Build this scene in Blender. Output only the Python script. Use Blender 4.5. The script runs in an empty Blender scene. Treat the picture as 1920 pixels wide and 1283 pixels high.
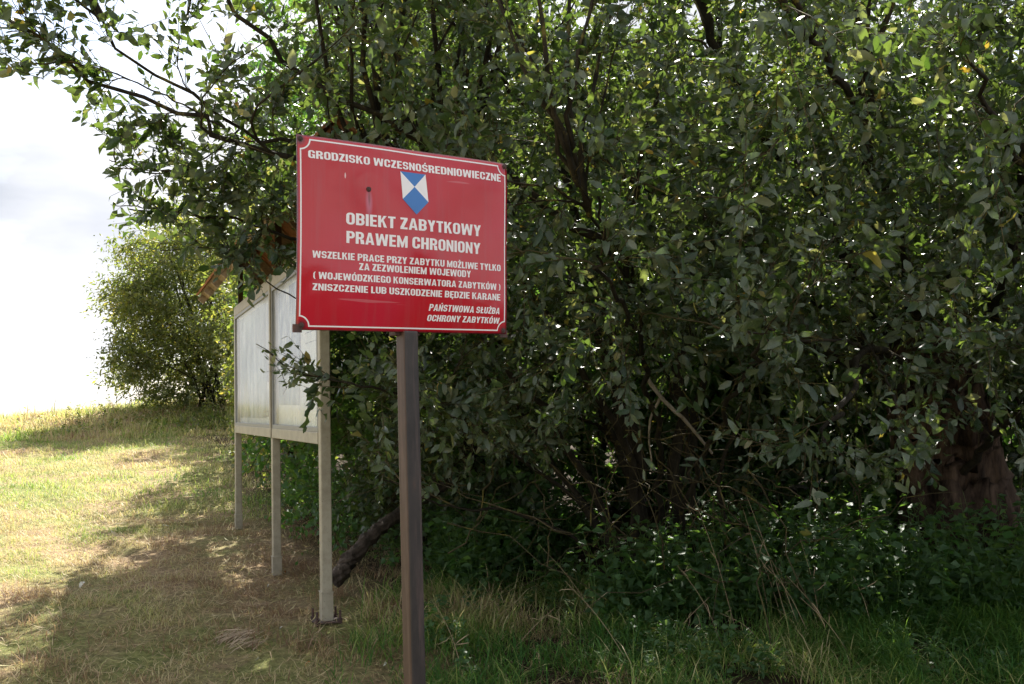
import bpy, math, random
import numpy as np
from mathutils import Vector, Matrix, Euler

random.seed(7)
rng = np.random.default_rng(11)
sc = bpy.context.scene
COL = sc.collection

# ------------------------------------------------------------------ camera
F = 1960.0                                   # focal length in photo pixels (1920 wide)
cam_d = bpy.data.cameras.new('camera')
cam = bpy.data.objects.new('camera', cam_d)
COL.objects.link(cam)
cam_d.sensor_width = 36.0
cam_d.lens = 36.0 * F / 1920.0
cam_d.clip_start = 0.05
cam_d.clip_end = 5000
PITCH = math.atan(120 / F)
CAMROT = Matrix.Rotation(math.pi / 2 + PITCH, 3, 'X') @ Matrix.Rotation(math.radians(-1.25), 3, 'Z')
CAMLOC = Vector((0, 0, 1.5))
cam.matrix_world = Matrix.Translation(CAMLOC) @ CAMROT.to_4x4()
sc.camera = cam
RN = np.array(CAMROT)
CN = np.array(CAMLOC)


def P(px, py, Y):
    """world point seen at photo pixel (px, py), Y metres away along world +Y"""
    d = RN @ np.array([(px - 960) / F, -(py - 641.5) / F, -1.0])
    return CN + d * (Y / d[1])


def proj(p):
    q = (np.asarray(p) - CN) @ RN
    z = np.minimum(q[..., 2], -1e-3)
    return 960 + F * q[..., 0] / -z, 641.5 - F * q[..., 1] / -z


# ------------------------------------------------------------------ light
SUN_AZ = math.radians(6)      # right of +Y
SUN_EL = math.radians(45)
world = bpy.data.worlds.new("World")
sc.world = world
world.use_nodes = True
wn = world.node_tree
wn.nodes.clear()
wo = wn.nodes.new('ShaderNodeOutputWorld')
bg = wn.nodes.new('ShaderNodeBackground')
bg.inputs['Strength'].default_value = 0.08
sky = wn.nodes.new('ShaderNodeTexSky')
sky.sky_type = 'NISHITA'
sky.sun_disc = False
sky.sun_elevation = SUN_EL
sky.sun_rotation = SUN_AZ
sky.dust_density = 1.5
tc = wn.nodes.new('ShaderNodeTexCoord')
mp = wn.nodes.new('ShaderNodeMapping')
mp.inputs['Scale'].default_value = (1.0, 1.0, 2.6)
nz = wn.nodes.new('ShaderNodeTexNoise')
nz.inputs['Scale'].default_value = 2.1
nz.inputs['Detail'].default_value = 7
nz.inputs['Roughness'].default_value = 0.55
cr = wn.nodes.new('ShaderNodeValToRGB')
cr.color_ramp.elements[0].position = 0.30
cr.color_ramp.elements[0].color = (0, 0, 0, 1)
cr.color_ramp.elements[1].position = 0.50
cr.color_ramp.elements[1].color = (1, 1, 1, 1)
nz2 = wn.nodes.new('ShaderNodeTexNoise')
nz2.inputs['Scale'].default_value = 3.3
nz2.inputs['Detail'].default_value = 5
cr2 = wn.nodes.new('ShaderNodeValToRGB')
cr2.color_ramp.elements[0].position = 0.35
cr2.color_ramp.elements[0].color = (2.55, 2.68, 2.98, 1)
cr2.color_ramp.elements[1].position = 0.60
cr2.color_ramp.elements[1].color = (4.4, 4.4, 4.55, 1)
mx = wn.nodes.new('ShaderNodeMixRGB')
L = wn.links.new
L(tc.outputs['Generated'], mp.inputs['Vector'])
L(mp.outputs['Vector'], nz.inputs['Vector'])
L(mp.outputs['Vector'], nz2.inputs['Vector'])
L(nz.outputs['Fac'], cr.inputs['Fac'])
L(nz2.outputs['Fac'], cr2.inputs['Fac'])
L(cr.outputs['Color'], mx.inputs['Fac'])
L(sky.outputs['Color'], mx.inputs['Color1'])
L(cr2.outputs['Color'], mx.inputs['Color2'])
L(mx.outputs['Color'], bg.inputs['Color'])
L(bg.outputs['Background'], wo.inputs['Surface'])

sun_d = bpy.data.lights.new('sun', 'SUN')
sun_d.energy = 5.0
sun_d.angle = math.radians(0.5)
sun_d.color = (1.0, 0.95, 0.86)
sun = bpy.data.objects.new('sun', sun_d)
COL.objects.link(sun)
sdir = Vector((math.sin(SUN_AZ) * math.cos(SUN_EL), math.cos(SUN_AZ) * math.cos(SUN_EL), math.sin(SUN_EL)))
sun.rotation_euler = sdir.to_track_quat('Z', 'Y').to_euler()

sc.view_settings.view_transform = 'Standard'
sc.view_settings.look = 'None'
sc.view_settings.gamma = 1
sc.view_settings.use_curve_mapping = False
sc.view_settings.exposure = 1.9
try:
    sc.cycles.max_bounces = 8
    sc.cycles.transparent_max_bounces = 8
except Exception:
    pass


# ------------------------------------------------------------------ node helpers
class Mat:
    def __init__(s, name):
        s.m = bpy.data.materials.new(name)
        s.m.use_nodes = True
        s.t = s.m.node_tree
        s.t.nodes.clear()
        s.out = s.n('OutputMaterial')

    def n(s, kind, **kw):
        nd = s.t.nodes.new('ShaderNode' + kind)
        for k, v in kw.items():
            if k in nd.inputs:
                nd.inputs[k].default_value = v
            else:
                setattr(nd, k, v)
        return nd

    def l(s, a, b):
        s.t.links.new(a, b)

    def noise(s, scale, detail=4, rough=0.55, coord='Object', stretch=None):
        c = s.n('TexCoord')
        o = c.outputs[coord]
        if stretch:
            m = s.n('Mapping')
            m.inputs['Scale'].default_value = stretch
            s.l(o, m.inputs['Vector'])
            o = m.outputs['Vector']
        t = s.n('TexNoise', Scale=scale, Detail=detail, Roughness=rough)
        s.l(o, t.inputs['Vector'])
        return t.outputs['Fac']

    def ramp(s, fac, stops):
        r = s.n('ValToRGB')
        e = r.color_ramp.elements
        while len(e) < len(stops):
            e.new(0.5)
        for i, (p, c) in enumerate(stops):
            e[i].position = p
            e[i].color = (*c, 1) if len(c) == 3 else c
        s.l(fac, r.inputs['Fac'])
        return r.outputs['Color']

    def mix(s, fac, a, b, mode='MIX'):
        m = s.n('MixRGB', blend_type=mode)
        for v, i in ((fac, 'Fac'), (a, 'Color1'), (b, 'Color2')):
            if isinstance(v, (int, float)):
                m.inputs[i].default_value = v
            elif isinstance(v, tuple):
                m.inputs[i].default_value = (*v, 1)
            else:
                s.l(v, m.inputs[i])
        return m.outputs['Color']

    def math(s, op, a, b=None, clamp=False):
        m = s.n('Math', operation=op, use_clamp=clamp)
        for i, v in enumerate((a, b)):
            if v is None:
                continue
            if isinstance(v, (int, float)):
                m.inputs[i].default_value = v
            else:
                s.l(v, m.inputs[i])
        return m.outputs[0]

    def bsdf(s, color, rough=0.7, spec=0.5, metallic=0.0, bump=None, bstr=0.3, bdist=0.01, coat=0):
        b = s.n('BsdfPrincipled')
        if isinstance(color, tuple):
            b.inputs['Base Color'].default_value = (*color, 1)
        else:
            s.l(color, b.inputs['Base Color'])
        if isinstance(rough, (int, float)):
            b.inputs['Roughness'].default_value = rough
        else:
            s.l(rough, b.inputs['Roughness'])
        b.inputs['Specular IOR Level'].default_value = spec
        b.inputs['Metallic'].default_value = metallic
        b.inputs['Coat Weight'].default_value = coat
        if bump is not None:
            bu = s.n('Bump', Strength=bstr, Distance=bdist)
            s.l(bump, bu.inputs['Height'])
            s.l(bu.outputs['Normal'], b.inputs['Normal'])
        return b

    def done(s, b):
        s.l(b.outputs[0], s.out.inputs['Surface'])
        return s.m


def leaf_mat(name, stops, under, trans, tw=0.35, rough=0.42, spec=0.45, veins=False):
    m = Mat(name)
    at = m.n('Attribute', attribute_name='tint')
    top = m.ramp(at.outputs['Fac'], stops)
    mott = m.noise(60, 3)
    top = m.mix(m.math('MULTIPLY', mott, 0.45), top, m.mix(0.5, top, under))
    hgt = m.noise(220, 2)
    if veins:      # leaf objects run 0..1 along x, midrib on y = 0
        tcv = m.n('TexCoord')
        sv = m.n('SeparateXYZ')
        m.l(tcv.outputs['Object'], sv.inputs[0])
        ay = m.math('ABSOLUTE', sv.outputs[1])
        mid = m.math('SUBTRACT', 1.0, m.math('DIVIDE', ay, 0.016), clamp=True)
        ph = m.math('MULTIPLY', m.math('SUBTRACT', sv.outputs[0], m.math('MULTIPLY', ay, 0.9)), 11.0)
        fr0 = m.math('ABSOLUTE', m.math('SUBTRACT', m.math('FRACT', ph), 0.5))
        sidev = m.math('MULTIPLY', m.math('SUBTRACT', 1.0, m.math('DIVIDE', fr0, 0.12), clamp=True), 0.45)
        vein = m.math('MAXIMUM', mid, sidev)
        top = m.mix(m.math('MULTIPLY', vein, 0.5), top, (0.13, 0.16, 0.07))
        under = m.mix(m.math('MULTIPLY', vein, 0.5), under, (0.24, 0.26, 0.17))
        patch = m.ramp(m.noise(5, 4, 0.7), [(0.66, (0, 0, 0)), (0.70, (1, 1, 1))])
        top = m.mix(m.math('MULTIPLY', patch, 0.7), top, (0.11, 0.07, 0.035))
        hgt = m.math('MULTIPLY', vein, -1.0)
    geo = m.n('NewGeometry')
    col = m.mix(geo.outputs['Backfacing'], top, m.mix(0.35, under, top) if veins is False else m.mix(0.3, under, top))
    rv = m.ramp(mott, [(0.35, (rough - 0.08,) * 3), (0.65, (rough + 0.14,) * 3)])
    b = m.bsdf(col, rv, spec, bump=hgt, bstr=0.5 if veins else 0.25, bdist=0.002)
    t = m.n('BsdfTranslucent')
    tc_ = m.ramp(at.outputs['Fac'], trans)
    m.l(tc_, t.inputs['Color'])
    mixs = m.n('MixShader')
    mixs.inputs[0].default_value = tw
    m.l(b.outputs[0], mixs.inputs[1])
    m.l(t.outputs[0], mixs.inputs[2])
    m.l(mixs.outputs[0], m.out.inputs['Surface'])
    return m.m


M = {}
WL = [(0.0, (0.011, 0.031, 0.018)), (0.45, (0.024, 0.055, 0.027)), (0.80, (0.052, 0.090, 0.036)), (0.90, (0.17, 0.185, 0.14)), (0.955, (0.20, 0.20, 0.07)), (0.985, (0.34, 0.27, 0.04)), (1.0, (0.20, 0.12, 0.05))]
WU = (0.125, 0.155, 0.105)
WT = [(0.0, (0.09, 0.17, 0.02)), (0.6, (0.20, 0.28, 0.04)), (0.9, (0.34, 0.36, 0.10)), (0.96, (0.46, 0.44, 0.06)), (1.0, (0.6, 0.40, 0.04))]
M['willow_leaf'] = leaf_mat('willow_leaf', WL, WU, WT, 0.32, 0.30, 0.5)
M['willow_leaf_single'] = leaf_mat('large_willow_leaf', WL, WU, WT, 0.32, 0.34, 0.5, True)
M['bright_leaf'] = leaf_mat('small_bright_leaf',
    [(0.0, (0.05, 0.078, 0.024)), (0.6, (0.115, 0.145, 0.036)), (1.0, (0.26, 0.23, 0.06))],
    (0.13, 0.14, 0.08),
    [(0.0, (0.16, 0.24, 0.03)), (0.6, (0.38, 0.42, 0.06)), (1.0, (0.62, 0.50, 0.08))], 0.40, 0.45, 0.4)
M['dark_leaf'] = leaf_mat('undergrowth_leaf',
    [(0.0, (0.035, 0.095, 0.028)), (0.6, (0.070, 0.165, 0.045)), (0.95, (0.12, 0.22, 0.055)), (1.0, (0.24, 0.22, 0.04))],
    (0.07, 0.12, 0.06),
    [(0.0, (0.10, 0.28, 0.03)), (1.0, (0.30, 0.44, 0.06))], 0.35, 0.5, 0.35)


def grass_mat(name, stops, trans):
    m = Mat(name)
    at = m.n('Attribute', attribute_name='tint')
    col = m.ramp(at.outputs['Fac'], stops)
    b = m.bsdf(col, 0.6, 0.3)
    t = m.n('BsdfTranslucent')
    m.l(m.ramp(at.outputs['Fac'], trans), t.inputs['Color'])
    mixs = m.n('MixShader')
    mixs.inputs[0].default_value = 0.4
    m.l(b.outputs[0], mixs.inputs[1])
    m.l(t.outputs[0], mixs.inputs[2])
    m.l(mixs.outputs[0], m.out.inputs['Surface'])
    return m.m


M['grass'] = grass_mat('grass_blades',
    [(0.0, (0.05, 0.15, 0.03)), (0.3, (0.13, 0.23, 0.045)), (0.5, (0.42, 0.42, 0.16)), (0.72, (0.60, 0.51, 0.30)), (0.9, (0.42, 0.29, 0.18)), (1.0, (0.16, 0.095, 0.065))],
    [(0.0, (0.12, 0.26, 0.03)), (0.3, (0.30, 0.44, 0.06)), (0.55, (0.52, 0.50, 0.16)), (0.8, (0.60, 0.48, 0.22)), (1.0, (0.45, 0.30, 0.15))])


def bark_mat(name, c0, c1, lichen, lamt):
    m = Mat(name)
    n1 = m.noise(18, 6, 0.65, stretch=(1, 1, 0.25))
    base = m.ramp(n1, [(0.35, c0), (0.7, c1)])
    n2 = m.noise(9, 5, 0.7)
    fac = m.ramp(n2, [(lamt, (0, 0, 0)), (lamt + 0.08, (1, 1, 1))])
    col = m.mix(m.math('MULTIPLY', fac, 0.8), base, lichen)
    return m.done(m.bsdf(col, 0.85, 0.2, bump=n1, bstr=0.9, bdist=0.02))


M['bark'] = bark_mat('willow_bark', (0.013, 0.011, 0.008), (0.045, 0.038, 0.026), (0.17, 0.145, 0.035), 0.58)
M['old_bark'] = bark_mat('old_trunk_bark', (0.018, 0.011, 0.008), (0.14, 0.095, 0.068), (0.09, 0.08, 0.04), 0.68)
M['twig'] = bark_mat('twig_bark', (0.045, 0.036, 0.02), (0.11, 0.09, 0.045), (0.18, 0.16, 0.04), 0.56)
M['deadwood'] = bark_mat('weathered_deadwood', (0.20, 0.17, 0.13), (0.42, 0.38, 0.31), (0.22, 0.2, 0.08), 0.66)


# ------------------------------------------------------------------ object helpers
def link(o, parent=None):
    COL.objects.link(o)
    if parent is not None:
        o.parent = parent
    return o


def tag(o, label=None, cat=None, group=None, kind=None):
    if label:
        o['label'] = label
    if cat:
        o['category'] = cat
    if group:
        o['group'] = group
    if kind:
        o['kind'] = kind
    return o


def empty(name, loc=(0, 0, 0), rot=None):
    o = bpy.data.objects.new(name, None)
    o.empty_display_size = 0.1
    o.location = loc
    if rot is not None:
        o.rotation_euler = rot
    return link(o)


def mesh_np(name, V, faces, mat, tint=None, smooth=False):
    """faces: (N,k) int array of one face size, or list of such arrays"""
    if not isinstance(faces, list):
        faces = [faces]
    me = bpy.data.meshes.new(name)
    V = np.asarray(V, dtype=np.float32)
    me.vertices.add(len(V))
    me.vertices.foreach_set('co', V.ravel())
    loops = np.concatenate([np.asarray(f, np.int32).ravel() for f in faces])
    sizes = np.concatenate([np.full(len(f), np.asarray(f).shape[1], np.int32) for f in faces])
    starts = np.concatenate([[0], np.cumsum(sizes)[:-1]]).astype(np.int32)
    me.loops.add(len(loops))
    me.loops.foreach_set('vertex_index', loops)
    me.polygons.add(len(sizes))
    me.polygons.foreach_set('loop_start', starts)
    me.polygons.foreach_set('loop_total', sizes)
    if smooth:
        me.polygons.foreach_set('use_smooth', np.ones(len(sizes), bool))
    me.update(calc_edges=True)
    if tint is not None:
        a = me.attributes.new('tint', 'FLOAT', 'POINT')
        a.data.foreach_set('value', np.asarray(tint, np.float32))
    if mat:
        me.materials.append(mat)
    return me


def obj_np(name, V, faces, mat, parent=None, tint=None, smooth=False):
    return link(bpy.data.objects.new(name, mesh_np(name, V, faces, mat, tint, smooth)), parent)


class MB:
    """collects simple solids in one mesh"""
    def __init__(s):
        s.v = []
        s.f = []

    def box(s, c, size, rot=None):
        hx, hy, hz = [a / 2 for a in size]
        b = len(s.v)
        for x in (-hx, hx):
            for y in (-hy, hy):
                for z in (-hz, hz):
                    p = Vector((x, y, z))
                    if rot is not None:
                        p = rot @ p
                    s.v.append(tuple(p + Vector(c)))
        for q in ((0, 1, 3, 2), (4, 6, 7, 5), (0, 4, 5, 1), (2, 3, 7, 6), (0, 2, 6, 4), (1, 5, 7, 3)):
            s.f.append(tuple(b + i for i in q))
        return s

    def cyl(s, p0, p1, r0, r1=None, n=12):
        r1 = r0 if r1 is None else r1
        p0, p1 = Vector(p0), Vector(p1)
        q = (p1 - p0).to_track_quat('Z', 'Y')
        b = len(s.v)
        for p, r in ((p0, r0), (p1, r1)):
            for i in range(n):
                a = 2 * math.pi * i / n
                s.v.append(tuple(p + q @ Vector((r * math.cos(a), r * math.sin(a), 0))))
        for i in range(n):
            j = (i + 1) % n
            s.f.append((b + i, b + j, b + n + j, b + n + i))
        s.f.append(tuple(b + i for i in reversed(range(n))))
        s.f.append(tuple(b + n + i for i in range(n)))
        return s

    def poly(s, pts, z=0.0):
        b = len(s.v)
        s.v += [(p[0], p[1], z) for p in pts]
        s.f.append(tuple(range(b, b + len(pts))))
        return s

    def build(s, name, mat, parent=None, bevel=0, smooth=False):
        me = bpy.data.meshes.new(name)
        if parent is not None and (parent.name == 'notice_board' or (parent.parent and parent.parent.name == 'notice_board')):
            s.v = [(a, -b, c) for a, b, c in s.v]      # drawn with +y behind the glass
            s.f = [tuple(reversed(f)) for f in s.f]
        me.from_pydata(s.v, [], s.f)
        me.update()
        if mat:
            me.materials.append(mat)
        o = link(bpy.data.objects.new(name, me), parent)
        if smooth:
            for p in me.polygons:
                p.use_smooth = True
        if bevel:
            md = o.modifiers.new('bevel', 'BEVEL')
            md.width = bevel
            md.segments = 2
            md.limit_method = 'ANGLE'
        return o


def norm(a):
    return a / np.maximum(np.linalg.norm(a, axis=-1, keepdims=True), 1e-9)


def tubes(Pts, Rad, sides):
    """Pts (N,K,3), Rad (N,K) -> V, quads"""
    Pts = np.asarray(Pts, float)
    Rad = np.asarray(Rad, float)
    N, K, _ = Pts.shape
    T = np.gradient(Pts, axis=1)
    T = norm(T)
    ref = np.where(np.abs(T[:, :1, 2:3]) > 0.9, np.array([1.0, 0, 0]), np.array([0, 0, 1.0]))
    ref = np.repeat(ref, K, axis=1)
    A = norm(np.cross(T, ref))
    B = np.cross(T, A)
    ang = np.arange(sides) * 2 * np.pi / sides
    V = Pts[:, :, None, :] + Rad[:, :, None, None] * (A[:, :, None, :] * np.cos(ang)[None, None, :, None] + B[:, :, None, :] * np.sin(ang)[None, None, :, None])
    idx = np.arange(N * K * sides).reshape(N, K, sides)
    a = idx[:, :-1, :]
    b = np.roll(idx, -1, axis=2)[:, :-1, :]
    c = np.roll(idx, -1, axis=2)[:, 1:, :]
    d = idx[:, 1:, :]
    Fq = np.stack([a, b, c, d], -1).reshape(-1, 4)
    return V.reshape(-1, 3), Fq


def spline(pts, n):
    """Catmull-Rom through points, n samples"""
    p = np.asarray(pts, float)
    p = np.vstack([2 * p[0] - p[1], p, 2 * p[-1] - p[-2]])
    m = len(p) - 3
    out = []
    for u in np.linspace(0, m - 1e-6, n):
        i = int(u)
        t = u - i
        a, b, c, d = p[i], p[i + 1], p[i + 2], p[i + 3]
        out.append(0.5 * ((2 * b) + (-a + c) * t + (2 * a - 5 * b + 4 * c - d) * t * t + (-a + 3 * b - 3 * c + d) * t ** 3))
    return np.array(out)


def limb_obj(name, pts, r0, r1, mat, parent, sides=10, n=22, rough=0.12, pw=1.0):
    c = spline(pts, n)
    L_ = np.linalg.norm(c[-1] - c[0])
    c[1:-1] += rng.normal(0, 0.006 * L_, (n - 2, 3)) * np.array([1, 1, 0.5])
    t = np.linspace(0, 1, n)
    r = r0 + (r1 - r0) * t ** pw
    V, Fq = tubes(c[None], r[None], sides)
    Vn = V.reshape(n, sides, 3)
    ctr = c[:, None, :]
    prof = 1 + rng.normal(0, rough, (1, sides)) + rng.normal(0, rough * 0.5, (n, sides))
    V = (ctr + (Vn - ctr) * prof[..., None]).reshape(-1, 3)
    o = obj_np(name, V, Fq, mat, parent, smooth=True)
    return o, c, r


# ------------------------------------------------------------------ ground
GY = np.array([-60, -10, 0, 3, 5, 6, 7.8, 10, 15, 18.5, 20.2, 22, 24, 26, 30, 40, 70, 3000.])
GD = np.array([1.9, 1.7, 1.5, 1.42, 1.31, 1.22, 1.17, 1.09, 0.78, 0.55, 0.42, 0.16, -0.08, -0.14, -0.05, 1.2, 5, 8.])


def ground_z(x, y):
    x = np.asarray(x, float)
    y = np.asarray(y, float)
    d = np.interp(y, GY, GD)
    w = np.clip((y - 19) / 5, 0, 1) * np.clip((45 - y) / 10, 0, 1)
    z = 1.5 - d
    z = z + w * 0.10 * np.sin(x * 0.55 + 5.2) + w * np.where(x < -9.5, (x + 9.5) * 0.045, 0)
    near = np.clip((30 - np.abs(y)) / 10, 0, 1)
    z = z + near * (0.025 * np.sin(x * 2.3 + y * 1.1) * np.sin(y * 1.7 - x) + 0.012 * np.sin(x * 7.1 + 1) * np.sin(y * 6.3))
    # hummocks on the rough bank
    wb = np.clip((y - 20) / 1.5, 0, 1) * np.clip((30 - y) / 3, 0, 1)
    z = z + wb * (0.05 * np.sin(x * 3.1 + y) * np.sin(y * 2.7) + 0.04 * np.sin(x * 6.3 - y * 2) ** 2)
    # hedge bank on the right
    z = z + 0.10 * np.clip((y - 6.3) / 2, 0, 1) * np.clip((x + 0.3) / 1.5, 0, 1) * np.clip((14 - y) / 3, 0, 1)
    return z


xs = np.concatenate([[-3000, -800, -200, -80, -40, -25], np.arange(-18, -6, 0.25), np.arange(-6, 6, 0.08), np.arange(6, 14, 0.4), [16, 20, 30, 60, 150, 600, 3000]])
ys = np.concatenate([[-3000, -800, -200, -60, -30, -10, -4, 0, 2], np.arange(3, 12, 0.08), np.arange(12, 32, 0.16), np.arange(32, 60, 1.5), [60, 70, 100, 200, 500, 1200, 3000]])
X, Y = np.meshgrid(xs, ys)
Z = ground_z(X, Y)
V = np.stack([X, Y, Z], -1).reshape(-1, 3)
ny, nx = X.shape
idx = np.arange(nx * ny).reshape(ny, nx)
Fq = np.stack([idx[:-1, :-1], idx[:-1, 1:], idx[1:, 1:], idx[1:, :-1]], -1).reshape(-1, 4)
m = Mat('dry_meadow_soil')
nA = m.noise(1.1, 6, 0.6)
nB = m.noise(26, 6, 0.75)
nC = m.noise(90, 4, 0.8, stretch=(1, 0.35, 1))
c1 = m.ramp(nB, [(0.3, (0.09, 0.06, 0.04)), (0.5, (0.28, 0.20, 0.12)), (0.7, (0.48, 0.36, 0.20))])
c2 = m.ramp(nB, [(0.3, (0.06, 0.07, 0.025)), (0.55, (0.22, 0.23, 0.08)), (0.75, (0.40, 0.35, 0.15))])
col = m.mix(m.ramp(nA, [(0.42, (0, 0, 0)), (0.6, (1, 1, 1))]), c1, c2)
# brown litter under the hedge, darkened to paint the hedge's shade in
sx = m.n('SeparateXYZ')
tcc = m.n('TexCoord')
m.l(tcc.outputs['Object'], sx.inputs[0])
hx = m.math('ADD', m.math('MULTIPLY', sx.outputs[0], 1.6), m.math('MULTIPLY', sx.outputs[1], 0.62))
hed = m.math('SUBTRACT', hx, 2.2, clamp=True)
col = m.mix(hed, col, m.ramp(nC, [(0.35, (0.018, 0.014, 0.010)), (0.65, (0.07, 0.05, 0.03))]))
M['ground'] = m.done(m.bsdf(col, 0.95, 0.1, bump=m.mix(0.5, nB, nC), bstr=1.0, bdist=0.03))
tag(obj_np('ground', V, Fq, M['ground'], smooth=True), kind='structure')

# ------------------------------------------------------------------ leaves
def leaf_template(rows, aspect, curl, fold, wave, twist=0.0, seed=0):
    r = np.random.default_rng(seed)
    ts = [0.0] + ([0.47] if rows == 1 else [0.30, 0.72] if rows == 2 else list(np.linspace(0.13, 0.92, rows))) + [1.0]
    vs = []
    for i, t in enumerate(ts):
        # arc along the midrib
        a = curl * t
        x = (math.sin(a) / curl) if abs(curl) > 1e-3 else t
        z = ((1 - math.cos(a)) / curl) * -1 if abs(curl) > 1e-3 else 0
        if t in (0.0, 1.0):
            vs.append((x, 0, z))
        else:
            w = aspect * 0.5 * (math.sin(math.pi * t ** 0.85) ** 0.75)
            tw = twist * t
            wl = wave * r.normal()
            wr = wave * r.normal()
            for s, ww in ((-1, wl), (0, 0), (1, wr)):
                yy = s * w * math.cos(fold)
                zz = abs(s) * w * math.sin(fold) + ww
                y2 = yy * math.cos(tw) - zz * math.sin(tw)
                z2 = yy * math.sin(tw) + zz * math.cos(tw)
                vs.append((x, y2, z + z2))
    f = [(0, 1, 2), (0, 2, 3)]
    for i in range(rows - 1):
        b = 1 + 3 * i
        f += [(b, b + 3, b + 4), (b, b + 4, b + 1), (b + 1, b + 4, b + 5), (b + 1, b + 5, b + 2)]
    b = 1 + 3 * (rows - 1)
    e = len(vs) - 1
    f += [(b, e, b + 1), (b + 1, e, b + 2)]
    f = [(a, c, b_) for a, b_, c in f]
    return np.array(vs), np.array(f)


def set_templates(rows, aspect, n, wave=0.03, curl=0.9):
    out = []
    for k in range(n):
        r = random.Random(k * 7 + rows)
        out.append(leaf_template(rows, aspect * r.uniform(0.8, 1.15), r.uniform(-0.5, 1.0) * curl, r.uniform(0.1, 0.75), wave, r.uniform(-0.8, 0.8), k))
    return out


TW_LO = set_templates(2, 0.50, 10, 0.045, 2.2)
TW_FAR = set_templates(1, 0.56, 6, 0.04, 1.6)
TW_HI = set_templates(6, 0.46, 18, 0.05, 2.6)
TM_LO = set_templates(1, 0.62, 4, 0.0, 0.9)
TB_LO = set_templates(1, 0.42, 3, 0.0, 0.8)
TN_LO = set_templates(1, 0.66, 5, 0.04, 0.9)


def frame(d, nrm):
    d = norm(d)
    s = norm(np.cross(nrm, d))
    n2 = np.cross(d, s)
    return d, s, n2


def leaves_arrays(tmpls, pos, d, nrm, ln, tint):
    d, s, n2 = frame(d, nrm)
    k = rng.integers(0, len(tmpls), len(pos))
    VV, FF, TT = [], [], []
    off = 0
    for i, (tv, tf) in enumerate(tmpls):
        m_ = k == i
        if not m_.any():
            continue
        p, dd, ss, nn, l_ = pos[m_], d[m_], s[m_], n2[m_], ln[m_]
        v = p[:, None] + l_[:, None, None] * (tv[None, :, 0:1] * dd[:, None] + tv[None, :, 1:2] * ss[:, None] + tv[None, :, 2:3] * nn[:, None])
        f = tf[None] + (off + np.arange(len(p)) * len(tv))[:, None, None]
        VV.append(v.reshape(-1, 3))
        FF.append(f.reshape(-1, 3))
        TT.append(np.repeat(tint[m_], len(tv)))
        off += len(p) * len(tv)
    return np.concatenate(VV), np.concatenate(FF), np.concatenate(TT)


HI_MESH = {}


def single_leaves(parent, matname, pos, d, nrm, ln, tint):
    d, s, n2 = frame(d, nrm)
    if matname not in HI_MESH:
        HI_MESH[matname] = []
        for b, tl in enumerate((0.15, 0.45, 0.7, 0.9, 0.97)):
            for k, (tv, tf) in enumerate(TW_HI):
                HI_MESH[matname].append(mesh_np('leaf', tv, tf, M.get(matname + '_single', M[matname]), np.full(len(tv), tl), True))
    for i in range(len(pos)):
        b = int(np.searchsorted([0.3, 0.6, 0.82, 0.95], tint[i]))
        o = bpy.data.objects.new('leaf', HI_MESH[matname][b * len(TW_HI) + random.randrange(len(TW_HI))])
        mt = Matrix(((d[i, 0], s[i, 0], n2[i, 0], 0), (d[i, 1], s[i, 1], n2[i, 1], 0), (d[i, 2], s[i, 2], n2[i, 2], 0), (0, 0, 0, 1)))
        o.matrix_local = Matrix.Translation(Vector(pos[i]) - parent.location) @ mt @ Matrix.Scale(ln[i], 4)
        link(o, parent)


def bez(S, T, E_, K, noise):
    """curved shoots from S (tangent T) to E; (N,K,3)"""
    L_ = np.linalg.norm(E_ - S, axis=1, keepdims=True)
    C1 = S + norm(T) * L_ * 0.42 + np.array([0, 0, 0.06]) * L_
    t = np.linspace(0, 1, K)[None, :, None]
    p = (1 - t) ** 2 * S[:, None] + 2 * t * (1 - t) * C1[:, None] + t ** 2 * E_[:, None]
    nn = rng.normal(0, 1, p.shape) * L_[:, None] * noise
    nn[:, 0] = 0
    return p + nn


def connect(nodes, tang, att):
    """nearest node for every attractor (penalise nodes the shoot would have to run back from)"""
    j = np.empty(len(att), int)
    for a in range(0, len(att), 400):
        dv = att[a:a + 400, None] - nodes[None]
        dist = np.linalg.norm(dv, axis=2)
        cosv = (dv * tang[None]).sum(2) / np.maximum(dist, 1e-6)
        dist = dist * (1.35 - 0.45 * cosv) + np.where(dist < 0.12, 0.6, 0)
        j[a:a + 400] = dist.argmin(1)
    return j


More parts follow.
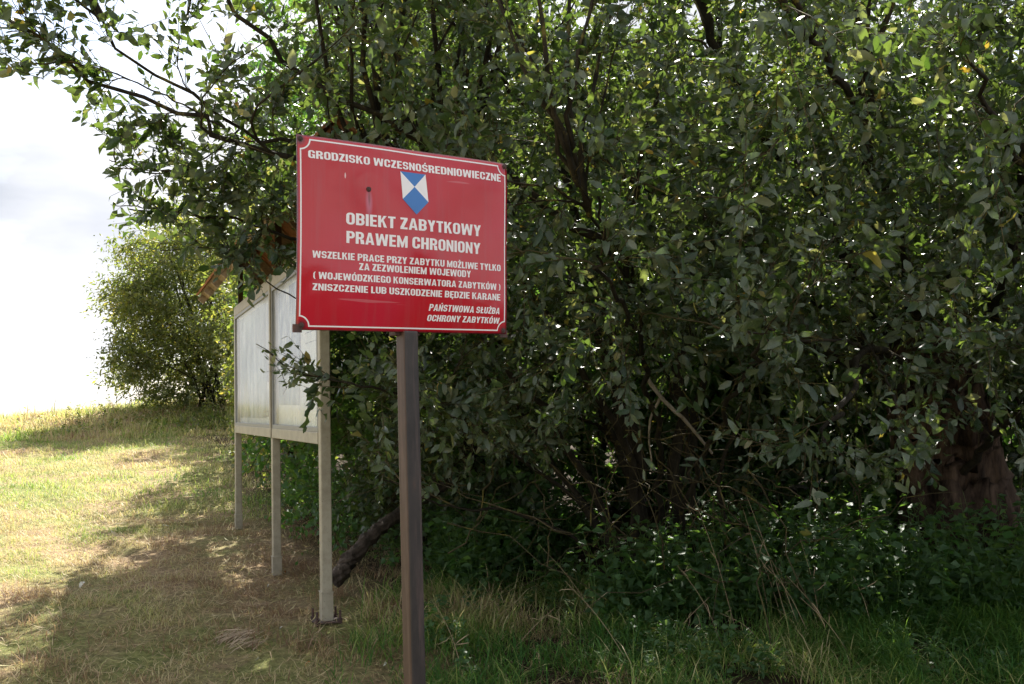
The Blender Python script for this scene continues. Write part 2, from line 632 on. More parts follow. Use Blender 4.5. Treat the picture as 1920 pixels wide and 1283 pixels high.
def build_tree(root, limbs, att1, att2, leaf, matname='willow_leaf', leaf_len=(0.045, 0.085), twig_len=(0.14, 0.38),
               twigs_per=5, leaves_per=8, tmpl=None, singles=300, keep=None, n_branch=120, tropism=(0, 0, 0.1), straggle=0.45, bark='twig',
               tube_twigs=True):
    """limbs: list of (centreline, radii).  Two orders of shoots run from the limbs to the points
    att1, att2 that fill the crown; twigs and leaves sit on them."""
    nodes = np.concatenate([c[3:] for c, r in limbs])
    tang = np.concatenate([norm(np.gradient(c, axis=0))[3:] for c, r in limbs])
    j = connect(nodes, tang, att1)
    B1 = bez(nodes[j], tang[j], att1, 10, 0.012)
    if keep is not None:
        kk = keep(B1.reshape(-1, 3)).reshape(len(B1), -1).all(1)
        B1, j, att1 = B1[kk], j[kk], att1[kk]
    l1 = np.linalg.norm(att1 - nodes[j], axis=1)
    r1 = np.clip(l1 * 0.011, 0.004, 0.02)[:, None] * np.linspace(1, 0.3, 10)[None]
    nodes2 = np.concatenate([nodes, B1[:, 2:].reshape(-1, 3)])
    t1 = norm(np.gradient(B1, axis=1))
    tang2 = np.concatenate([tang, t1[:, 2:].reshape(-1, 3)])
    j2 = connect(nodes2, tang2, att2)
    B2 = bez(nodes2[j2], tang2[j2], att2, 7, 0.014)
    if keep is not None:
        kk = keep(B2.reshape(-1, 3)).reshape(len(B2), -1).all(1)
        B2, j2, att2 = B2[kk], j2[kk], att2[kk]
    l2 = np.linalg.norm(att2 - nodes2[j2], axis=1)
    r2 = np.clip(l2 * 0.007, 0.0022, 0.007)[:, None] * np.linspace(1, 0.3, 7)[None]
    order = np.argsort(-l1)
    nb = min(n_branch, len(order))
    loc = np.array(root.location)
    for i in order[:nb]:
        V_, F_ = tubes(B1[i:i + 1] - loc, r1[i:i + 1], 6)
        obj_np('branch', V_, F_, M['bark'], root, smooth=True)
    VV, FF = [], []
    off = 0

    def add(v, f):
        nonlocal off
        VV.append(v)
        FF.append(f + off)
        off += len(v)
    if nb < len(order):
        add(*tubes(B1[order[nb:]], r1[order[nb:]], 4))
    add(*tubes(B2[:, ::2], r2[:, ::2], 3))
    # twigs
    t2 = norm(np.gradient(B2, axis=1))
    src, st = [], []
    for B, T_, frac, cnt in ((B1, t1, 0.35, twigs_per), (B2, t2, 0.2, twigs_per)):
        N, K, _ = B.shape
        u = rng.uniform(frac, 1.0, (N, cnt))
        u[:, 0] = 1.0
        k0 = np.clip((u * (K - 1)).astype(int), 0, K - 2)
        fr = (u * (K - 1) - k0)[..., None]
        ii = np.arange(N)[:, None]
        src.append((B[ii, k0] * (1 - fr) + B[ii, k0 + 1] * fr).reshape(-1, 3))
        tt = T_[ii, k0]
        tt = tt + rng.normal(0, straggle, tt.shape) * (u < 1)[..., None]
        st.append(tt.reshape(-1, 3))
    S = np.concatenate(src)
    D = norm(np.concatenate(st) + np.array(tropism))
    if keep is not None:
        kk = keep(S)
        S, D = S[kk], D[kk]
    if keep is keepf:
        px_, py_ = proj(S)
        kk = rng.random(len(S)) < np.interp(px_, [-100, 250, 520, 640], [0.22, 0.34, 0.72, 1.0]) + 0.25 * (py_ > 190)
        S, D = S[kk], D[kk]
    ln = rng.uniform(*twig_len, len(S))[:, None]
    E_ = S + norm(D + rng.normal(0, 0.25, D.shape) + np.array([0, 0, 0.05])) * ln
    T3 = bez(S, D, E_, 5, 0.02)
    if keep is not None:
        kk = keep(T3.reshape(-1, 3)).reshape(len(T3), -1).all(1)
        T3, S, D = T3[kk], S[kk], D[kk]
    if tube_twigs:
        add(*tubes(T3[:, [0, 2, 4]], np.linspace(0.0021, 0.0009, 3)[None].repeat(len(S), 0), 3))
    tw = obj_np('twigs', np.concatenate(VV) - loc, np.concatenate(FF), M[bark], root)
    tag(tw, kind='stuff')
    # leaves
    N = len(S)
    u = (np.arange(leaves_per)[None] + rng.uniform(0.1, 0.9, (N, leaves_per))) / leaves_per
    u = 0.08 + 0.92 * u
    u[:, -1] = 1.0
    k0 = np.clip((u * 4).astype(int), 0, 3)
    fr = (u * 4 - k0)[..., None]
    ii = np.arange(N)[:, None]
    pos = T3[ii, k0] * (1 - fr) + T3[ii, k0 + 1] * fr
    tdir = norm(T3[:, -1] - T3[:, 0])[:, None].repeat(leaves_per, 1)
    perp = rng.normal(0, 1, tdir.shape)
    perp = norm(perp - (perp * tdir).sum(-1, keepdims=True) * tdir)
    d = tdir * 0.55 + perp * 0.8 * (u < 1)[..., None] + np.array([0, 0, -0.18]) + rng.normal(0, 0.15, tdir.shape)
    nrm = np.array([0, -0.1, 0.6]) + rng.normal(0, 0.75, tdir.shape)
    base = rng.beta(2, 2.6, (N, 1)) * 0.85
    tint = np.clip(base + rng.normal(0, 0.13, (N, leaves_per)), 0, 0.93)
    grey = rng.random((N, leaves_per)) < 0.05
    tint = np.where(grey, rng.uniform(0.88, 0.93, tint.shape), tint * 0.93)
    odd = rng.random((N, leaves_per)) < 0.012
    tint = np.where(odd, rng.uniform(0.95, 1, tint.shape), tint)
    size = rng.uniform(leaf_len[0], leaf_len[1], (N, leaves_per)) * rng.uniform(0.65, 1.3, (N, 1))
    size *= np.where(u > 0.9, 0.75, 1)
    alive = rng.random((N, leaves_per)) < 0.9
    pos, d, nrm, tint, size = [a[alive] for a in (pos, d, nrm, tint, size)]
    if keep is not None:
        kk = keep(pos)
        pos, d, nrm, tint, size = [a[kk] for a in (pos, d, nrm, tint, size)]
    if singles:
        px, py = proj(pos)
        dist = np.linalg.norm(pos - CN, axis=1)
        score = np.where((px > 0) & (px < 1920) & (py > 0) & (py < 1283), size / dist, 0)
        o_ = np.argsort(-score)
        a = o_[:singles]
        single_leaves(root, matname, pos[a], d[a], nrm[a], size[a], tint[a])
        b = o_[singles:]
        pos, d, nrm, tint, size = pos[b], d[b], nrm[b], tint[b], size[b]
    if tmpl is None:
        nearm = (np.linalg.norm(pos - CN, axis=1) < 5.6)
        V_, F_, T_ = leaves_arrays(TW_LO, pos[nearm], d[nearm], nrm[nearm], size[nearm], tint[nearm])
        V2_, F2_, T2_ = leaves_arrays(TW_FAR, pos[~nearm], d[~nearm], nrm[~nearm], size[~nearm] * 1.06, tint[~nearm])
        V_, F_, T_ = np.concatenate([V_, V2_]), np.concatenate([F_, F2_ + len(V_)]), np.concatenate([T_, T2_])
    else:
        V_, F_, T_ = leaves_arrays(tmpl, pos, d, nrm, size, tint)
    fo = obj_np('foliage', V_ - loc, F_, M[matname], root, T_)
    tag(fo, kind='stuff')
    return len(pos)


def px_path(pts):
    return [P(*p) for p in pts]


def inside(v, pts):
    xs_, ys_ = zip(*pts)
    return np.interp(v, xs_, ys_)


# board plane (for keeping leaves off the glass)
BN = P(608, 832, 6.0)
BF = P(446, 812, 10.0)
bdir = norm(np.array([BF[0] - BN[0], BF[1] - BN[1], 0.0]))
bnor = np.array([-bdir[1], bdir[0], 0.0])      # towards the meadow
if bnor[0] > 0:
    bnor = -bnor

LEFT = [(-400, -300), (-40, -60), (90, -40), (140, 5), (160, 90), (190, 130), (235, 180), (262, 225), (290, 205), (330, 205), (350, 240), (385, 200), (425, 205), (445, 280), (480, 330), (520, 390), (560, 420), (620, 470), (900, 640), (1400, 700)]


def crown_filter(p, soft=0.0):
    """the volume both willows fill"""
    px, py = proj(p)
    D = p[:, 1]
    ok = (px > inside(py, LEFT) + soft)
    # the lower edge of the leafy front: clear of the ground in front, ragged
    low = inside(px, [(0, 420), (300, 470), (420, 540), (560, 560), (640, 860), (760, 900), (1000, 860), (1150, 720), (1350, 700), (1500, 820), (1640, 860), (1750, 800), (1920, 760), (2300, 800)])
    ok &= (py < low) | (D > 7.3)
    # depth of the front face grows lower down and to the left
    front = inside(py, [(-600, 3.3), (0, 3.9), (500, 4.2), (800, 4.9), (1000, 6.0), (1300, 7.2)])
    front = front + np.clip((900 - px) / 900, 0, 1) * 0.3
    ok &= D > front
    # thin overhang on the left
    back = inside(px, [(0, 5.4), (450, 6.2), (620, 8.0), (900, 9.6), (2600, 9.6)])
    ok &= D < back
    # nothing in front of the notice board
    side = (p - BN) @ bnor
    ok &= ~((side > -0.25) & (py > 520) & (px < 640))
    # nothing in front of the sign
    ok &= ~((D < 3.3))
    ok &= p[:, 2] < 5.0
    ok &= p[:, 2] > ground_z(p[:, 0], p[:, 1]) + 0.15
    return ok


def sample_crown(n, filt, lo=(-3.2, 3.4, 0.3), hi=(6.0, 9.6, 5.0), dens=None):
    out = []
    tot = 0
    while tot < n:
        p = rng.uniform(lo, hi, (6000, 3))
        k = filt(p)
        if dens is not None:
            k &= rng.random(len(p)) < dens(p)
        p = p[k]
        out.append(p)
        tot += len(p)
    return np.concatenate(out)[:n]


def dens(p):
    px, py = proj(p)
    D = p[:, 1]
    d = np.where(px < 600, 0.42, 1.0)
    d = np.where(px < 330, 0.24, d)
    # thinner inside, denser at the front face and in view
    d = d * np.where(D > 5.6, 0.72, 1.0)
    d = d * np.where((px > 2250) | (py < -380), 0.25, 1)
    # dark hollow low down between the trunks
    hollow = (py > 650) & (px > 1050) & (px < 1900)
    d = d * np.where(hollow & (D > 5.6), 0.22, 1)
    top = (py < 130) & (px > 950)
    d = d * np.where(top, 0.55, 1)
    return d


# --- willow on the right: thick old trunk
rootA = empty('willow_tree', tuple(P(1790, 1090, 7.2)))
tag(rootA, 'old willow with thick dark brown trunk at the right, its leaves hanging low', 'tree')
locA = np.array(rootA.location)


def limb(root, name, pts, r0, r1, mat, **kw):
    loc = np.array(root.location)
    pw = [p if len(p) == 3 and not isinstance(p[0], (int,)) else P(*p) for p in pts]
    o, c, r = limb_obj(name, [np.asarray(q) - loc for q in pw], r0, r1, mat, root, **kw)
    return c + loc, r


gA = ground_z(locA[0], locA[1])
rootA.location.z = gA
locA = np.array(rootA.location)
limbsA = []
T0 = (1790, 1120, 7.2)
limb(rootA, 'trunk', [T0, (1795, 980, 7.15), (1770, 850, 7.1), (1750, 740, 7.0), (1735, 650, 6.95)], 0.46, 0.26, M['old_bark'], sides=44, n=46, rough=0.085, pw=0.6)
A_L = [
    ([(1735, 690, 6.95), (1640, 560, 6.8), (1560, 420, 6.6), (1430, 230, 6.4), (1330, 60, 6.2), (1240, -180, 6.0)], .10, .02),
    ([(1720, 720, 6.9), (1500, 540, 6.2), (1290, 400, 5.8), (1100, 280, 5.5), (930, 130, 5.2), (760, -60, 5.0)], .075, .014),
    ([(1730, 760, 6.9), (1450, 600, 6.0), (1200, 480, 5.4), (960, 335, 5.1), (875, 290, 5.0), (742, 239, 4.9), (577, 133, 4.7), (450, 35, 4.5), (380, -80, 4.4)], .06, .010),
    ([(1740, 680, 6.95), (1650, 420, 6.8), (1620, 200, 6.6), (1600, -80, 6.5)], .09, .03),
    ([(1750, 680, 6.95), (1800, 450, 6.9), (1830, 200, 6.8), (1880, -130, 6.6)], .10, .03),
    ([(1740, 700, 6.9), (1700, 500, 6.0), (1640, 300, 5.0), (1560, 130, 4.2), (1490, 20, 3.7)], .05, .008),
    ([(1760, 720, 6.9), (1850, 600, 6.0), (1900, 450, 5.0), (1880, 280, 4.2), (1820, 120, 3.7)], .05, .008),
    ([(1730, 740, 6.9), (1690, 680, 5.8), (1635, 655, 5.0), (1590, 740, 4.6), (1545, 810, 4.4), (1527, 850, 4.3)], .035, .008),
    ([(1635, 655, 5.0), (1668, 730, 4.7), (1692, 805, 4.5), (1700, 850, 4.4)], .012, .004),
    ([(1635, 655, 5.0), (1560, 636, 4.7), (1460, 642, 4.4), (1400, 620, 4.1)], .012, .004),
    ([(1780, 700, 6.9), (2000, 560, 6.5), (2200, 350, 6.2), (2350, 100, 6.0)], .09, .02),
    ([(1760, 700, 7.0), (1800, 480, 7.8), (1750, 250, 8.4), (1700, 50, 8.8)], .09, .02),
    ([(1740, 700, 7.0), (1500, 450, 7.8), (1350, 250, 8.4), (1200, 100, 8.8)], .08, .02),
    ([(1790, 900, 6.9), (1880, 800, 6.2), (1960, 700, 5.5), (1990, 600, 4.8)], .04, .01),
]
for pts, r0, r1 in A_L:
    far_tip = pts[-1][0] < 900
    limbsA.append(limb(rootA, 'limb', pts, r0 * .72, r1 * .7, M['bark'], n=24, pw=0.5 if far_tip else 1.0))

# --- willow in the middle: several lichened stems from one stool
rootB = empty('willow_shrub', tuple(P(1230, 1090, 6.9)))
rootB.location.z = ground_z(rootB.location.x, rootB.location.y)
tag(rootB, 'multi-stemmed goat willow with yellow lichen on its stems, arching left over the board', 'willow shrub')
limbsB = []
B_L = [
    ([(1205, 1100, 6.8), (1200, 900, 6.6), (1140, 700, 6.3), (1050, 520, 6.0), (940, 400, 5.6), (800, 340, 5.3), (700, 330, 5.1), (560, 300, 4.8), (420, 240, 4.5), (310, 200, 4.4), (150, 125, 4.2), (0, 15, 4.0), (-90, -60, 3.9)], .085, .007),
    ([(1210, 1000, 6.7), (1150, 800, 6.4), (1000, 560, 6.0), (860, 420, 5.5), (720, 320, 5.1), (600, 270, 4.9), (448, 243, 4.7), (300, 140, 4.5), (134, 0, 4.3), (60, -80, 4.2)], .06, .007),
    ([(1180, 1090, 6.7), (1080, 850, 6.4), (950, 700, 6.1), (820, 560, 5.8), (650, 480, 5.4), (500, 430, 5.1), (350, 400, 4.9), (240, 392, 4.8)], .06, .005),
    ([(420, 240, 4.5), (330, 190, 4.4), (220, 140, 4.25), (120, 118, 4.15), (0, 128, 4.05)], .010, .004),
    ([(448, 243, 4.7), (380, 300, 4.7), (300, 325, 4.7), (230, 312, 4.7), (205, 300, 4.65)], .010, .004),
    ([(820, 560, 5.8), (640, 590, 5.5), (560, 560, 5.3), (470, 510, 5.1), (400, 465, 5.0), (300, 470, 4.9)], .014, .004),
    ([(1220, 1090, 6.9), (1180, 800, 6.9), (1120, 560, 7.0), (1050, 300, 7.0), (980, 50, 7.0), (950, -180, 7.0)], .08, .02),
    ([(1250, 1090, 6.9), (1270, 850, 7.0), (1290, 600, 7.1), (1330, 350, 7.2), (1350, 80, 7.2), (1340, -120, 7.2)], .08, .02),
    ([(1170, 1100, 6.7), (1100, 960, 6.4), (980, 860, 6.0), (850, 780, 5.6), (740, 740, 5.35), (660, 718, 5.2), (605, 705, 5.15), (540, 695, 5.1), (480, 645, 5.05)], .04, .0035),
    ([(1300, 1100, 6.8), (1303, 1000, 6.75), (1298, 900, 6.7), (1282, 800, 6.6), (1250, 700, 6.4), (1180, 560, 5.6), (1130, 430, 4.6), (1080, 320, 4.0)], .035, .007),
    ([(1240, 1000, 6.7), (1240, 850, 6.1), (1200, 660, 5.1), (1150, 540, 4.4), (1120, 480, 4.0)], .035, .006),
    ([(1260, 1060, 6.8), (1300, 880, 6.1), (1380, 740, 5.1), (1430, 650, 4.5), (1440, 600, 4.2)], .035, .006),
    ([(1160, 1100, 6.6), (1060, 1000, 6.3), (960, 960, 6.0), (840, 950, 5.8), (720, 900, 5.6)], .025, .004),
    ([(1230, 1090, 7.0), (1150, 800, 7.8), (1000, 500, 8.3), (900, 200, 8.7)], .07, .02),
    ([(1250, 1090, 7.0), (1300, 800, 7.8), (1350, 500, 8.4), (1450, 200, 8.8)], .07, .02),
    ([(1190, 1095, 6.8), (1000, 800, 7.2), (800, 560, 7.3), (700, 300, 7.2), (640, 60, 7.0)], .06, .012),
    ([(1340, 1110, 6.7), (1365, 1000, 6.6), (1350, 900, 6.5), (1385, 780, 6.4), (1400, 690, 6.3)], .028, .012),
]
for pts, r0, r1 in B_L:
    far_tip = pts[-1][0] < 700
    limbsB.append(limb(rootB, 'limb', pts, r0 * .55, r1 * (.6 if far_tip else .8), M['bark'], n=28, pw=0.42 if far_tip else 1.0))


def share(p):
    """True where the right-hand tree owns the crown"""
    px, py = proj(p)
    return px + rng.normal(0, 120, len(px)) > 1230


QA = 3100
at1 = sample_crown(420, crown_filter, dens=dens)
at2 = sample_crown(QA, crown_filter, dens=dens)
# extra shoots that hang out of the front face, with the largest leaves


def keepf(p):
    px, py = proj(p)
    side = (p - BN) @ bnor
    bad = (side > -0.2) & (py > 560) & (px < 655) & ~((py > 625) & (py < 800) & (px > 470) & (p[:, 1] < 5.7))
    bad |= (px < inside(py, LEFT) - 22)
    bad |= (p[:, 1] < 3.0)
    bad |= p[:, 2] < ground_z(p[:, 0], p[:, 1]) + 0.05
    return ~bad


front = np.array([P(x, y, d) for x, y, d in [
    (1700, 90, 3.3), (1620, 100, 3.2), (1530, 300, 3.5), (1540, 60, 3.5), (1850, 20, 3.2), (1760, 260, 3.6), (1350, 560, 3.7), (1290, 545, 3.8), (1440, 640, 3.9),
    (1700, 720, 4.2), (1730, 840, 4.2), (1545, 850, 4.1), (1450, 840, 4.2), (1350, 800, 4.6), (1180, 730, 4.6), (1150, 430, 4.0), (1060, 160, 3.7), (1230, 260, 3.8), (1400, 380, 3.7),
    (1880, 420, 3.6), (1800, 620, 4.0), (1900, 800, 4.3), (990, 560, 4.3), (1020, 700, 4.6), (1060, 780, 4.8), (900, 830, 5.0), (800, 800, 5.1), (1600, 480, 3.8), (1700, 560, 3.9), (1250, 470, 3.9),
    (1450, 500, 3.8), (1100, 620, 4.3), (1630, 860, 4.2), (1500, 720, 4.3), (1000, 260, 4.0), (1130, 60, 3.8), (1320, 120, 3.7), (1440, 200, 3.8), (1810, 450, 3.9)]])
left_sh = np.array([P(x, y, d) for x, y, d in [
    (30, 120, 4.1), (60, 60, 4.1), (190, 170, 4.3), (150, 200, 4.3), (230, 250, 4.5), (205, 300, 4.6), (215, 320, 4.6), (290, 340, 4.7), (210, 385, 4.8), (260, 300, 4.6), (330, 270, 4.6),
    (250, 60, 4.4), (350, 40, 4.5), (420, 120, 4.6), (90, 20, 4.1), (500, 30, 4.8), (530, 180, 4.8), (460, 330, 4.9), (400, 380, 4.9), (520, 380, 5.0), (420, 440, 5.0), (330, 120, 4.5), (200, 60, 4.3), (280, 430, 4.9), (360, 330, 4.8), (480, 230, 4.7), (540, 270, 4.9), (560, 60, 4.8), (20, 40, 4.0)]])
left_sh = np.concatenate([left_sh, [P(x, y, d) for x, y, d in [(230, 290, 4.6), (270, 320, 4.65), (250, 400, 4.8), (310, 400, 4.8), (350, 440, 4.9), (300, 250, 4.5), (380, 350, 4.8), (430, 380, 4.9), (450, 440, 5.0), (480, 460, 5.0), (470, 500, 5.0), (530, 480, 5.0), (410, 500, 5.0), (490, 400, 4.9), (0, 95, 4.0), (10, 130, 4.05), (40, 140, 4.1), (80, 150, 4.1), (120, 100, 4.1), (10, 60, 4.0), (70, 110, 4.1), (60, 85, 4.05), (110, 45, 4.1), (30, 10, 4.0), (170, 30, 4.3), (100, 90, 4.1), (380, 250, 4.6), (440, 290, 4.7), (300, 200, 4.4), (160, 120, 4.2), (520, 320, 4.9)]]])
brd = np.array([P(x, y, d) for x, y, d in [(545, 690, 5.1), (530, 740, 5.15), (500, 720, 5.1), (570, 760, 5.2), (480, 650, 5.05), (590, 700, 5.2), (640, 760, 5.3), (560, 665, 5.1)]])

sA = share(at1)
sA2 = share(at2)
fA = front[:, 0] > 0.75
nA = build_tree(rootA, limbsA, at1[sA], np.concatenate([at2[sA2], front[fA]]), None, keep=keepf, leaf_len=(0.042, 0.086), twigs_per=6, leaves_per=10)
nB = build_tree(rootB, limbsB, np.concatenate([at1[~sA], left_sh[::2]]), np.concatenate([at2[~sA2], front[~fA], left_sh, brd]), None, keep=keepf, leaf_len=(0.042, 0.080), twigs_per=6, leaves_per=10)
# bare dead shoots tangled between the stems
ta = np.array([P(rng.uniform(820, 1620), rng.uniform(800, 1090), rng.uniform(5.7, 6.9)) for _ in range(100)])
tl = rng.uniform(0.35, 1.3, 100)[:, None]
td = norm(rng.normal(0, 1, (100, 3)) * np.array([1, 0.5, 0.75]) + np.array([0, 0, 0.25]))
te = ta + td * tl
tb = bez(ta, td + rng.normal(0, 0.5, td.shape), te, 9, 0.022)
tb[:, :, 2] = np.maximum(tb[:, :, 2], ground_z(tb[:, :, 0], tb[:, :, 1]) + 0.05)
V_, F_ = tubes(tb - np.array(rootB.location), rng.uniform(0.0015, 0.006, 100)[:, None] * np.linspace(1, 0.35, 9)[None], 5)
tag(obj_np('bare_shoots', V_, F_, M['twig'], rootB, smooth=True), kind='stuff')


# --- simple shrubs built from a base point and a crown ellipsoid
def auto_shrub(name, label, cat, base, centre, radii, natt, leaf_len, mat='willow_leaf', stems=7, tmpl=None, singles=0, twigs_per=4, leaves_per=8,
               group=None, cut=None, r0=0.05, twig_len=(0.15, 0.4), n_branch=12, bark='bark', tube_twigs=False):
    root = empty(name, tuple(base))
    tag(root, label, cat, group)
    base = np.array(base)
    limbs = []
    for i in range(stems):
        v = norm(rng.normal(0, 1, 3) + np.array([0, 0, 0.9]))
        end = np.array(centre) + v * np.array(radii) * 0.75
        s = base + np.array([rng.normal(0, 0.12), rng.normal(0, 0.12), -0.05])
        mid = s * 0.5 + end * 0.5 + np.array([rng.normal(0, 0.12), rng.normal(0, 0.12), 0.2])
        limbs.append(limb(root, 'stem', [s, mid, end], r0 * rng.uniform(0.7, 1.2), r0 * 0.18, M[bark], sides=7, n=14))

    def filt(p):
        q = (p - np.array(centre)) / np.array(radii)
        rr = np.linalg.norm(q, axis=1)
        bump = 1 + 0.33 * np.sin(q[:, 0] * 5 + q[:, 2] * 4) * np.sin(q[:, 1] * 4 + q[:, 2] * 6 + 1)
        k = (rr < bump) & (rng.random(len(p)) < 0.25 + 0.75 * np.clip(rr, 0, 1) ** 2)
        k &= p[:, 2] > ground_z(p[:, 0], p[:, 1]) + 0.1
        if cut is not None:
            k &= cut(p)
        return k
    lo = np.array(centre) - np.array(radii) * 1.15
    hi = np.array(centre) + np.array(radii) * 1.15
    a1 = sample_crown(natt // 6, filt, lo, hi)
    a2 = sample_crown(natt, filt, lo, hi)
    return build_tree(root, limbs, a1, a2, None, matname=mat, leaf_len=leaf_len, twigs_per=twigs_per, leaves_per=leaves_per, tmpl=tmpl, singles=singles,
                      n_branch=n_branch, twig_len=twig_len, keep=cut, tube_twigs=tube_twigs)


def gpt(x, y):
    return np.array([x, y, float(ground_z(x, y))])


def behind_board(p):
    s = (p - BN) @ bnor
    px, py = proj(p)
    return (s < -0.12) & ((px > 432 - np.clip(p[:, 1] - 14, 0, 4) * 12) | (p[:, 1] > 20))


# shrubs behind the board and along the hedge
H_ = 'hawthorn_shrub'
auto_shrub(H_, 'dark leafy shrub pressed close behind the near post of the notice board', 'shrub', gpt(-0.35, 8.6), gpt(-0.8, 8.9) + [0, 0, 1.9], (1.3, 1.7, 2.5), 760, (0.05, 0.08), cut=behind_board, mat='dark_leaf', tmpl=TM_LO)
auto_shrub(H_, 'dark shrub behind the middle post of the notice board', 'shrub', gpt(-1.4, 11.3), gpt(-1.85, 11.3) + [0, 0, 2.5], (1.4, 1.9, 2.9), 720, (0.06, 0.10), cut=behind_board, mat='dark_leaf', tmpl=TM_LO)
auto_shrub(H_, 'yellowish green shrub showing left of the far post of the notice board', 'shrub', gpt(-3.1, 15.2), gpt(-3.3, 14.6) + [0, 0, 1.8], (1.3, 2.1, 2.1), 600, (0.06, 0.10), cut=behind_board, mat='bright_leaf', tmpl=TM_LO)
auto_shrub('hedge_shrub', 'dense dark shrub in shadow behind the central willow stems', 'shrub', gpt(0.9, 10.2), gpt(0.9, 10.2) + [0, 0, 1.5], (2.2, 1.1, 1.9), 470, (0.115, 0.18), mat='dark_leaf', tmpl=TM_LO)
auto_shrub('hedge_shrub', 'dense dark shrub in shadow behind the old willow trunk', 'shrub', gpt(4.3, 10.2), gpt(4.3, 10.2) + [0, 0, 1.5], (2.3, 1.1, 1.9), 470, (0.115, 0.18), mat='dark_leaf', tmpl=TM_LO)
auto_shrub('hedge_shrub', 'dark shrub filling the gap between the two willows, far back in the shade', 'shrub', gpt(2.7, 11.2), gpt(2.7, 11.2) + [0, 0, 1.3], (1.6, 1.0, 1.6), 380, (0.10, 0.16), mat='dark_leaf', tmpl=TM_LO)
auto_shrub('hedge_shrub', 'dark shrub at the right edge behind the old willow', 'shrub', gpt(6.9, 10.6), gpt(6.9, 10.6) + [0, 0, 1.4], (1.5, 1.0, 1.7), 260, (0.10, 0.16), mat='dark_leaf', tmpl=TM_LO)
auto_shrub('background_tree', 'sunlit yellow green small-leaved tree on the grassy bank, against the sky', 'tree', gpt(-6.9, 23.5), P(372, 600, 23.5), (1.8, 1.8, 2.3), 1250, (0.085, 0.13), mat='bright_leaf', tmpl=TB_LO, stems=9, twigs_per=5, leaves_per=9, twig_len=(0.2, 0.7), n_branch=60)
auto_shrub('background_tree', 'taller sunlit tree behind the notice board roof', 'tree', gpt(-3.4, 20.5), P(580, 600, 20.5), (1.7, 1.6, 2.2), 560, (0.09, 0.13), mat='bright_leaf', tmpl=TB_LO, stems=8, twigs_per=5, leaves_per=8, twig_len=(0.2, 0.55))
auto_shrub('background_tree', 'sunlit tree glimpsed through the leaves above the sign', 'tree', gpt(0.3, 14.5), P(1000, 430, 14.5), (3.2, 1.5, 2.4), 420, (0.10, 0.15), mat='bright_leaf', tmpl=TB_LO, stems=8, twigs_per=5, leaves_per=8, twig_len=(0.2, 0.5))
auto_shrub('background_tree', 'sunlit tree glimpsed through the leaves at upper right', 'tree', gpt(5.3, 14.5), P(1700, 400, 14.5), (3.2, 1.5, 2.5), 420, (0.10, 0.15), mat='bright_leaf', tmpl=TB_LO, stems=8, twigs_per=5, leaves_per=8, twig_len=(0.2, 0.5))


# ------------------------------------------------------------------ information sign
SIGN_LOC = Vector((-0.24394, 2.54241, 1.90977))
SIGN_ROT = (Matrix.Rotation(0.65330, 3, 'Z') @ Matrix.Rotation(0.05063, 3, 'X') @ Matrix.Rotation(-0.0082, 3, 'Y'))
W2, H2 = 0.300, 0.2243
m = Mat('red_enamel')
tcn = m.n('TexCoord')
sp = m.n('SeparateXYZ')
m.l(tcn.outputs['Object'], sp.inputs[0])
x_, z_ = sp.outputs[0], sp.outputs[2]
ex = m.math('SUBTRACT', W2, m.math('ABSOLUTE', x_))
ez = m.math('SUBTRACT', H2, m.math('ABSOLUTE', z_))
ed = m.math('MINIMUM', ex, ez)
edn = m.math('ADD', ed, m.math('MULTIPLY', m.math('SUBTRACT', m.noise(45, 4), 0.5), 0.006))
edge = m.ramp(m.math('MULTIPLY', edn, 60), [(0.03, (1, 1, 1)), (0.28, (0, 0, 0))])
red = m.mix(m.noise(4, 3), (0.44, 0.004, 0.009), (0.52, 0.006, 0.011))
faded = m.mix(m.ramp(m.noise(3.0, 2), [(0.40, (0, 0, 0)), (0.75, (1, 1, 1))]), red, (0.52, 0.010, 0.040))
col = m.mix(m.math('MULTIPLY', edge, 0.85), faded, (0.10, 0.018, 0.035))


def spot(cx, cz, sx_, sz_, soft, rad):
    dx = m.math('DIVIDE', m.math('SUBTRACT', x_, cx), sx_)
    dz = m.math('DIVIDE', m.math('SUBTRACT', z_, cz), sz_)
    r = m.math('SQRT', m.math('ADD', m.math('MULTIPLY', dx, dx), m.math('MULTIPLY', dz, dz)))
    return m.ramp(r, [(rad, (1, 1, 1)), (min(rad + soft, 1.0), (0, 0, 0))])


col = m.mix(m.math('MULTIPLY', spot(-0.1172, 0.082, 0.0135, 0.05, 0.5, 0.3), 0.55), col, (0.55, 0.22, 0.33))
col = m.mix(m.math('MULTIPLY', spot(-0.1165, 0.094, 0.005, 0.030, 0.5, 0.3), 0.8), col, (0.22, 0.05, 0.05))
col = m.mix(spot(-0.1810, 0.1405, 0.0030, 0.0115, 0.15, 0.5), col, (0.75, 0.55, 0.55))
for cx, cz in ((-0.2931, 0.2139), (0.293, 0.2176), (-0.2861, -0.213), (0.2898, -0.2166)):
    col = m.mix(m.math('MULTIPLY', spot(cx, cz, 0.02, 0.02, 0.5, 0.35), 0.75), col, (0.05, 0.02, 0.03))
specks = m.ramp(m.noise(420, 1), [(0.755, (0, 0, 0)), (0.78, (1, 1, 1))])
col = m.mix(m.math('MULTIPLY', specks, 0.6), col, (0.05, 0.01, 0.01))
drp = m.ramp(m.noise(38, 4, 0.6, stretch=(1, 1, 0.05)), [(0.50, (0, 0, 0)), (0.72, (1, 1, 1))])
col = m.mix(m.math('MULTIPLY', drp, 0.20), col, (0.30, 0.10, 0.11))
scr = m.ramp(m.noise(55, 2, 0.5, stretch=(0.06, 1, 1)), [(0.74, (0, 0, 0)), (0.76, (1, 1, 1))])
col = m.mix(m.math('MULTIPLY', scr, 0.35), col, (0.62, 0.25, 0.28))
